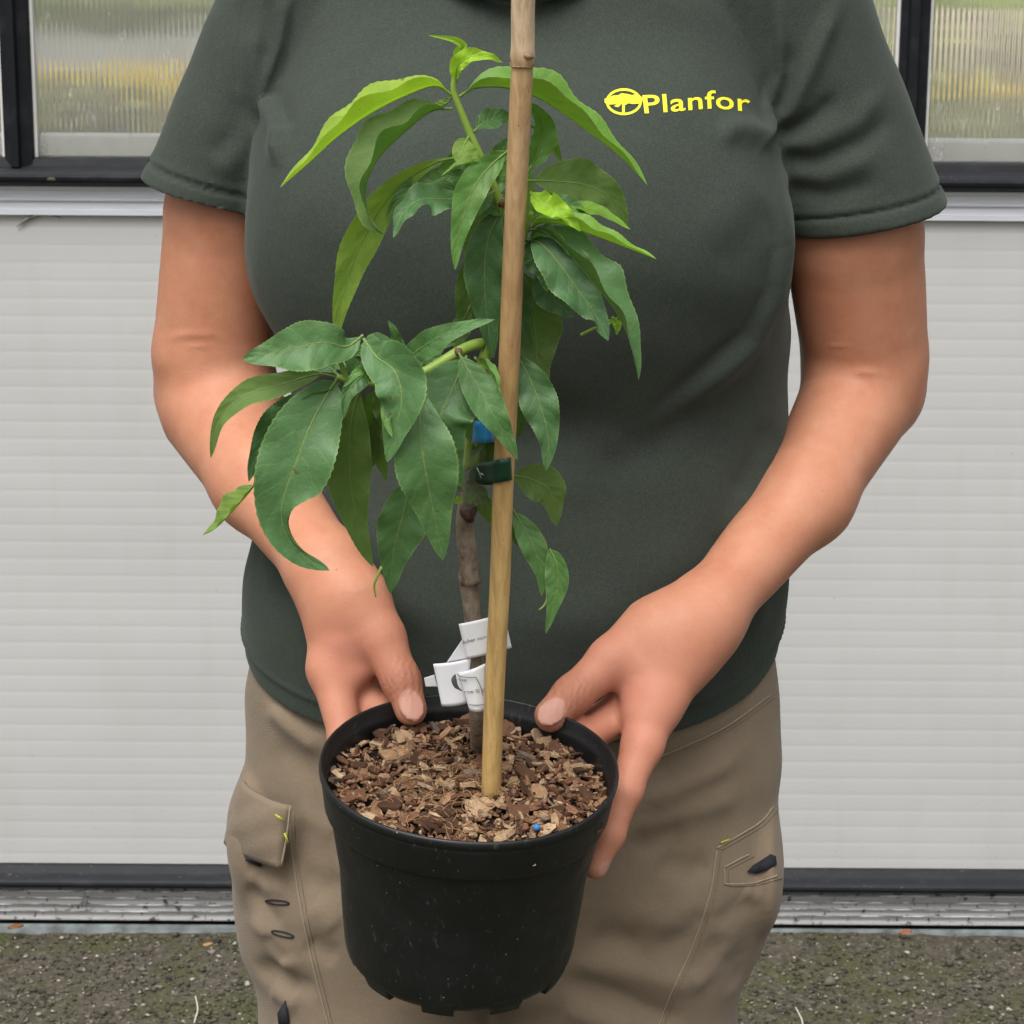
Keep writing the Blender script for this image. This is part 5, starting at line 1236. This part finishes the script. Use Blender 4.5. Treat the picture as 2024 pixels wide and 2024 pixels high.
LB([(1310, 860), (1340, 900), (1370, 930), (1390, 990)], 110, 0.12, dY=(-0.006, -0.006, -0.006), fold=0.2, under=True)
LB([(1290, 930), (1270, 940), (1250, 955)], 40, 0.75, dY=(-0.008, -0.01, -0.012), fold=0.3)
# --- inner filling leaves
LB([(1000, 360), (960, 440), (930, 540), (955, 640)], 90, 0.34, dY=(-0.05, -0.075, -0.085), fold=0.45, wave=0.25, tilt=20)
LB([(1350, 260), (1400, 300), (1450, 370), (1465, 450)], 90, 0.40, dY=(-0.02, -0.04, -0.045), tilt=60, beta=42)
LB([(700, 380), (640, 420), (560, 440), (480, 500)], 74, 0.42, dY=(-0.04, -0.05, -0.055), tilt=62, beta=42)
LB([(880, 370), (840, 330), (790, 330), (720, 400)], 80, 0.30, dY=(-0.04, -0.06, -0.065), fold=0.4, wave=0.25)
LA([(1180, 600), (1130, 570), (1060, 580), (990, 620)], 70, 0.45, dY=(-0.004, -0.02, -0.03), tilt=60, beta=42)
LA([(1200, 680), (1150, 720), (1080, 760), (1040, 830)], 84, 0.22, dY=(-0.004, -0.015, -0.02), fold=0.4, wave=0.2)
LB([(760, 370), (700, 470), (640, 620), (610, 800)], 120, 0.22, dY=(-0.030, -0.022, -0.02), fold=0.3, wave=0.15, under=True)
LB([(900, 385), (860, 520), (880, 680), (930, 850)], 150, 0.36, dY=(-0.026, -0.018, -0.016), fold=0.25, wave=0.12, under=True, peak=0.38)
LB([(1010, 370), (1020, 500), (1060, 640), (1050, 800)], 140, 0.12, dY=(-0.03, -0.045, -0.05), fold=0.35, wave=0.2)
LB([(1140, 320), (1180, 420), (1160, 560), (1110, 700)], 150, 0.28, dY=(-0.024, -0.03, -0.03), fold=0.3, wave=0.14)
LB([(930, 360), (880, 300), (870, 230), (905, 165)], 90, 0.24, dY=(-0.03, -0.04, -0.045), tilt=60, beta=40)
LB([(700, 345), (640, 300), (560, 310), (470, 345)], 84, 0.10, dY=(-0.034, -0.026, -0.02), fold=0.3, wave=0.2, tilt=20)
LB([(1260, 240), (1190, 300), (1150, 390), (1160, 470)], 110, 0.20, dY=(-0.01, -0.016, -0.02), fold=0.35, wave=0.16)
LB([(1420, 280), (1450, 360), (1480, 470), (1470, 580)], 110, 0.44, dY=(0.002, -0.004, -0.008), fold=0.3, wave=0.12, under=True)
LB([(1350, 470), (1380, 560), (1370, 660), (1330, 730)], 120, 0.10, dY=(0.004, -0.002, -0.006), fold=0.3, wave=0.16)
LA([(1230, 735), (1160, 790), (1110, 880), (1095, 990)], 96, 0.30, dY=(-0.002, 0.004, 0.006), tilt=50, beta=38)
LA([(1330, 880), (1390, 860), (1450, 880), (1500, 940)], 90, 0.26, dY=(-0.004, -0.02, -0.03), tilt=55, beta=40)
LA([(1300, 960), (1290, 1080), (1310, 1200), (1350, 1300)], 130, 0.14, dY=(0.004, 0.010, 0.012), fold=0.3, wave=0.14)
LA([(1150, 600), (1200, 650), (1230, 620), (1260, 560)], 80, 0.32, dY=(0.004, 0.004, 0.006), fold=0.4, wave=0.2)
LA([(1040, 300), (1000, 340), (930, 370), (860, 380)], 60, 0.40, dY=(0.004, 0.012, 0.016), tilt=60, beta=40)
LB([(1340, 330), (1290, 430), (1300, 560), (1330, 660)], 150, 0.30, dY=(0.0, -0.01, -0.014), fold=0.25, wave=0.12)
LB([(1130, 300), (1090, 380), (1040, 470), (1030, 560)], 130, 0.22, dY=(-0.02, -0.03, -0.04), fold=0.25, wave=0.12)
LB([(880, 380), (900, 460), (930, 560), (905, 660)], 120, 0.28, dY=(-0.028, -0.03, -0.03), fold=0.3, wave=0.12, under=True)
LB([(1390, 560), (1420, 640), (1400, 740), (1350, 820)], 130, 0.24, dY=(0.006, 0.006, 0.004), fold=0.25, wave=0.1, under=True)
LB([(1250, 620), (1210, 720), (1230, 820), (1290, 900)], 120, 0.18, dY=(-0.012, -0.02, -0.02), fold=0.2, wave=0.1)
LA([(1240, 690), (1290, 640), (1330, 560), (1330, 470)], 90, 0.34, dY=(0.006, 0.012, 0.015), fold=0.3, wave=0.1)
LA([(1300, 900), (1360, 930), (1400, 1000), (1410, 1080)], 120, 0.10, dY=(-0.002, -0.012, -0.018), fold=0.25, wave=0.12)
LA([(1110, 480), (1060, 540), (1000, 590), (930, 610)], 70, 0.42, dY=(0.0, 0.006, 0.01), fold=0.35, wave=0.1)
LA([(1150, 690), (1090, 640), (1020, 620), (960, 640)], 80, 0.20, dY=(0.004, 0.0, -0.006), fold=0.3, wave=0.15)
LA([(1340, 800), (1400, 760), (1480, 745), (1540, 770)], 84, 0.44, dY=(0.0, -0.004, -0.008), fold=0.35, tilt=20)
LA([(1380, 720), (1440, 690), (1500, 690), (1560, 720)], 70, 0.26, dY=(0.012, 0.012, 0.01), fold=0.3, tilt=20)
tube('tendril', zpts(z2, [(905, 1255, -0.03), (880, 1310, -0.032), (868, 1350, -0.032), (876, 1400, -0.032)]), [0.0011, 0.0008, 0.0005], GREENSTEM.m, tree, 6, 14)
tube('tendril', zpts(z2, [(1690, 1350, -0.012), (1695, 1400, -0.012), (1680, 1440, -0.013), (1655, 1462, -0.014)]), [0.0008, 0.0007, 0.0004], GREENSTEM.m, tree, 6, 14)

# ================================================================== TIES AND LABELS
def at_stem(fn, X, Y_, d): px, py = fn(X, Y_); return P(px, py, float(stake_Y(py)) + d)
def ribbon(name, path_top, path_bot, mat, th=0.0004, n=40, parent=None, smooth=True):
    a = catmull(path_top, n); b = catmull(path_bot, n); V = []
    for i in range(n):
        for j in range(5): t = j / 4; V.append(a[i] * (1 - t) + b[i] * t)
    F_ = [(i * 5 + j, i * 5 + j + 1, (i + 1) * 5 + j + 1, (i + 1) * 5 + j) for i in range(n - 1) for j in range(4)]
    o = mesh_obj(name, V, F_, mat, parent, smooth); md = o.modifiers.new('t', 'SOLIDIFY'); md.thickness = th; md.offset = 0
    return o
TIE = Mat('dark green tie tape', 0.32, (0.006, 0.045, 0.022, 1)).m
loop = [((985, 790), -0.001), ((950, 800), -0.0066), ((870, 815), -0.0082), ((770, 835), -0.0070), ((640, 860), 0.002), ((520, 890), 0.008), ((420, 960), 0.014), ((395, 985), 0.021), ((430, 965), 0.028), ((600, 900), 0.028), ((800, 850), 0.022), ((950, 810), 0.012), ((992, 795), 0.005), ((985, 790), -0.001)]
tie = ribbon('plant_tie', [at_stem(zt, X, Y_, d) for (X, Y_), d in loop], [at_stem(zt, X + 6, Y_ + (290 if X > 700 else 290 - (700 - X) * 0.42), d) for (X, Y_), d in loop], TIE, 0.0005, 80)
tag(tie, 'dark green tape tying the cane to the stem', 'tie')
staple = simple_mat('steel staple', (0.6, 0.6, 0.62, 1), 0.3, 0.1, 100, 0, 0.5, 0.9)
tube('staple', [at_stem(zt, 532, 930, 0.0045), at_stem(zt, 560, 990, 0.0035), at_stem(zt, 592, 1072, 0.0035)], 0.00045, staple, tie, 6, 6)
tube('staple', [at_stem(zt, 575, 1000, 0.0038), at_stem(zt, 650, 1040, 0.0032)], 0.0004, staple, tie, 6, 6)
BLUE = Mat('blue plastic band', 0.4, (0.04, 0.36, 0.85, 1)).m
lp = [(760, 0.016), (735, 0.008), (660, 0.003), (560, 0.004), (480, 0.010), (450, 0.018), (480, 0.026), (600, 0.031), (740, 0.026), (765, 0.018)]
bb = ribbon('blue_band', [at_stem(zt, X, 335, d) for X, d in lp], [at_stem(zt, X, 608, d) for X, d in lp], BLUE, 0.0009, 50)
tag(bb, 'bright blue plastic band round the stem just above the green tape', 'band')
FILM = Mat('clear graft film', 0.22, (0.35, 0.40, 0.28, 1))
_tp = FILM.n('ShaderNodeBsdfTransparent'); _mx = FILM.n('ShaderNodeMixShader'); _mx.inputs[0].default_value = 0.10
FILM.l(_tp.outputs[0], _mx.inputs[1]); FILM.l(FILM.b.outputs[0], _mx.inputs[2]); FILM.l(_mx.outputs[0], FILM.out.inputs['Surface'])
film = ribbon('graft_film', [at_stem(zt, X, 700, d) for X, d in ((400, 0.014), (450, 0.010), (550, 0.008), (640, 0.012), (660, 0.02))], [at_stem(zt, X, Y_, d) for X, Y_, d in ((300, 1480, 0.016), (380, 1470, 0.010), (480, 1440, 0.009), (580, 1380, 0.012), (620, 1330, 0.02))], FILM.m, 0.0002, 24)
tag(film, 'thin clear film wrapped round the graft below the green tape', 'film')
PAPER = simple_mat('white label paper', (0.84, 0.85, 0.88, 1), 0.55, 0.03, 60)
INK = simple_mat('dark grey ink', (0.05, 0.055, 0.09, 1), 0.6)
def quad(name, c, mat, parent=None, bend=0.0, th=0.00025, n=12):
    A_, B_, C_, D_ = c; nn = unit(np.cross(B_ - A_, D_ - A_)); nn = nn if np.dot(nn, CAM - A_) > 0 else -nn
    V = [((A_ * (1 - i / n) + B_ * i / n) * (1 - j / n) + (D_ * (1 - i / n) + C_ * i / n) * (j / n)) + nn * bend * math.sin(math.pi * i / n) for i in range(n + 1) for j in range(n + 1)]
    F_ = [(i * (n + 1) + j, i * (n + 1) + j + 1, (i + 1) * (n + 1) + j + 1, (i + 1) * (n + 1) + j) for i in range(n) for j in range(n)]
    o = mesh_obj(name, V, F_, mat, parent); md = o.modifiers.new('t', 'SOLIDIFY'); md.thickness = th; md.offset = 0
    return o
def text_on(body, origin, ux, uy, size, parent, mat=INK, offset=0.0):
    cu = bpy.data.curves.new('t', 'FONT'); cu.body = body; cu.size = 1.0; cu.resolution_u = 2; cu.offset = offset
    to = bpy.data.objects.new('t', cu); COL.objects.link(to); bpy.context.view_layer.update()
    tm = bpy.data.meshes.new_from_object(to.evaluated_get(bpy.context.evaluated_depsgraph_get())); bpy.data.objects.remove(to)
    V = [origin + ux * (v.co.x * size) + uy * (v.co.y * size) for v in tm.vertices]; F_ = [tuple(p.vertices) for p in tm.polygons]
    return mesh_obj('printed_text', V, F_, mat, parent, False)
U = lambda X, Y_, d: at_stem(zl, X, Y_, d)
lab = quad('paper_label', [U(300, 345, 0.011), U(880, 200, 0.0115), U(975, 645, 0.0115), U(400, 790, 0.011)], PAPER, None, 0.0012)
tag(lab, 'upper white paper label behind the cane, printed with small text', 'label')
quad('label_fold', [U(345, 540, 0.0135), U(470, 520, 0.0130), U(470, 775, 0.0130), U(143, 838, 0.0165)], PAPER, lab)
o_ = U(352, 600, 0.0098); ux = unit(U(640, 530, 0.0098) - o_); uy = unit(U(330, 500, 0.0098) - o_); uy = unit(uy - ux * np.dot(ux, uy))
text_on('\u00eacher nain a', o_, ux, uy, 76 / 6.44 * mpp(o_), lab)
lab2 = quad('paper_label', [U(-25, 852, 0.012), U(455, 782, 0.0125), U(400, 1355, 0.0115), U(85, 1392, 0.011)], PAPER, None, 0.0015)
tag(lab2, 'lower white paper label curled round the stem above the pot rim', 'label')
fr = quad('label_fold', [U(285, 965, 0.0095), U(640, 845, 0.0095), U(640, 1448, 0.0085), U(440, 1445, 0.0085)], PAPER, lab2, 0.002)
tube('label_hollow_shade', [U(262, 960, 0.0112), U(240, 1040, 0.0112), U(270, 1130, 0.0112), U(340, 1195, 0.0108)], [0.0006, 0.0022, 0.0018, 0.0004], simple_mat('shaded label hollow', (0.10, 0.10, 0.10, 1), 0.8), lab2, 8, 14)  # dark tube painted as the shade inside the curled label
o_ = U(372, 1232, 0.0056); ux = unit(U(590, 1215, 0.0056) - o_); uy = unit(U(366, 1140, 0.0060) - o_); uy = unit(uy - ux * np.dot(ux, uy))
text_on('row \u00ae Ga', o_, ux, uy, 74 / 6.44 * mpp(o_), fr)
o_ = U(296, 1062, 0.0062); text_on('ciaal', o_, unit(U(400, 1080, 0.0060) - o_), uy, 62 / 6.44 * mpp(o_), fr)
for ln in ([(285, 980), (330, 1015), (420, 1022), (520, 1022)], [(520, 1022), (570, 1120), (610, 1250)], [(430, 1372), (520, 1376), (620, 1368)]):
    tube('printed_line', [U(X, Y_, 0.0058) for X, Y_ in ln], 0.00022, INK, fr, 5, 14)
quad('label_tail', [U(-140, 1030, 0.020), U(-10, 990, 0.018), U(30, 1140, 0.018), U(-120, 1140, 0.020)], PAPER, lab2)
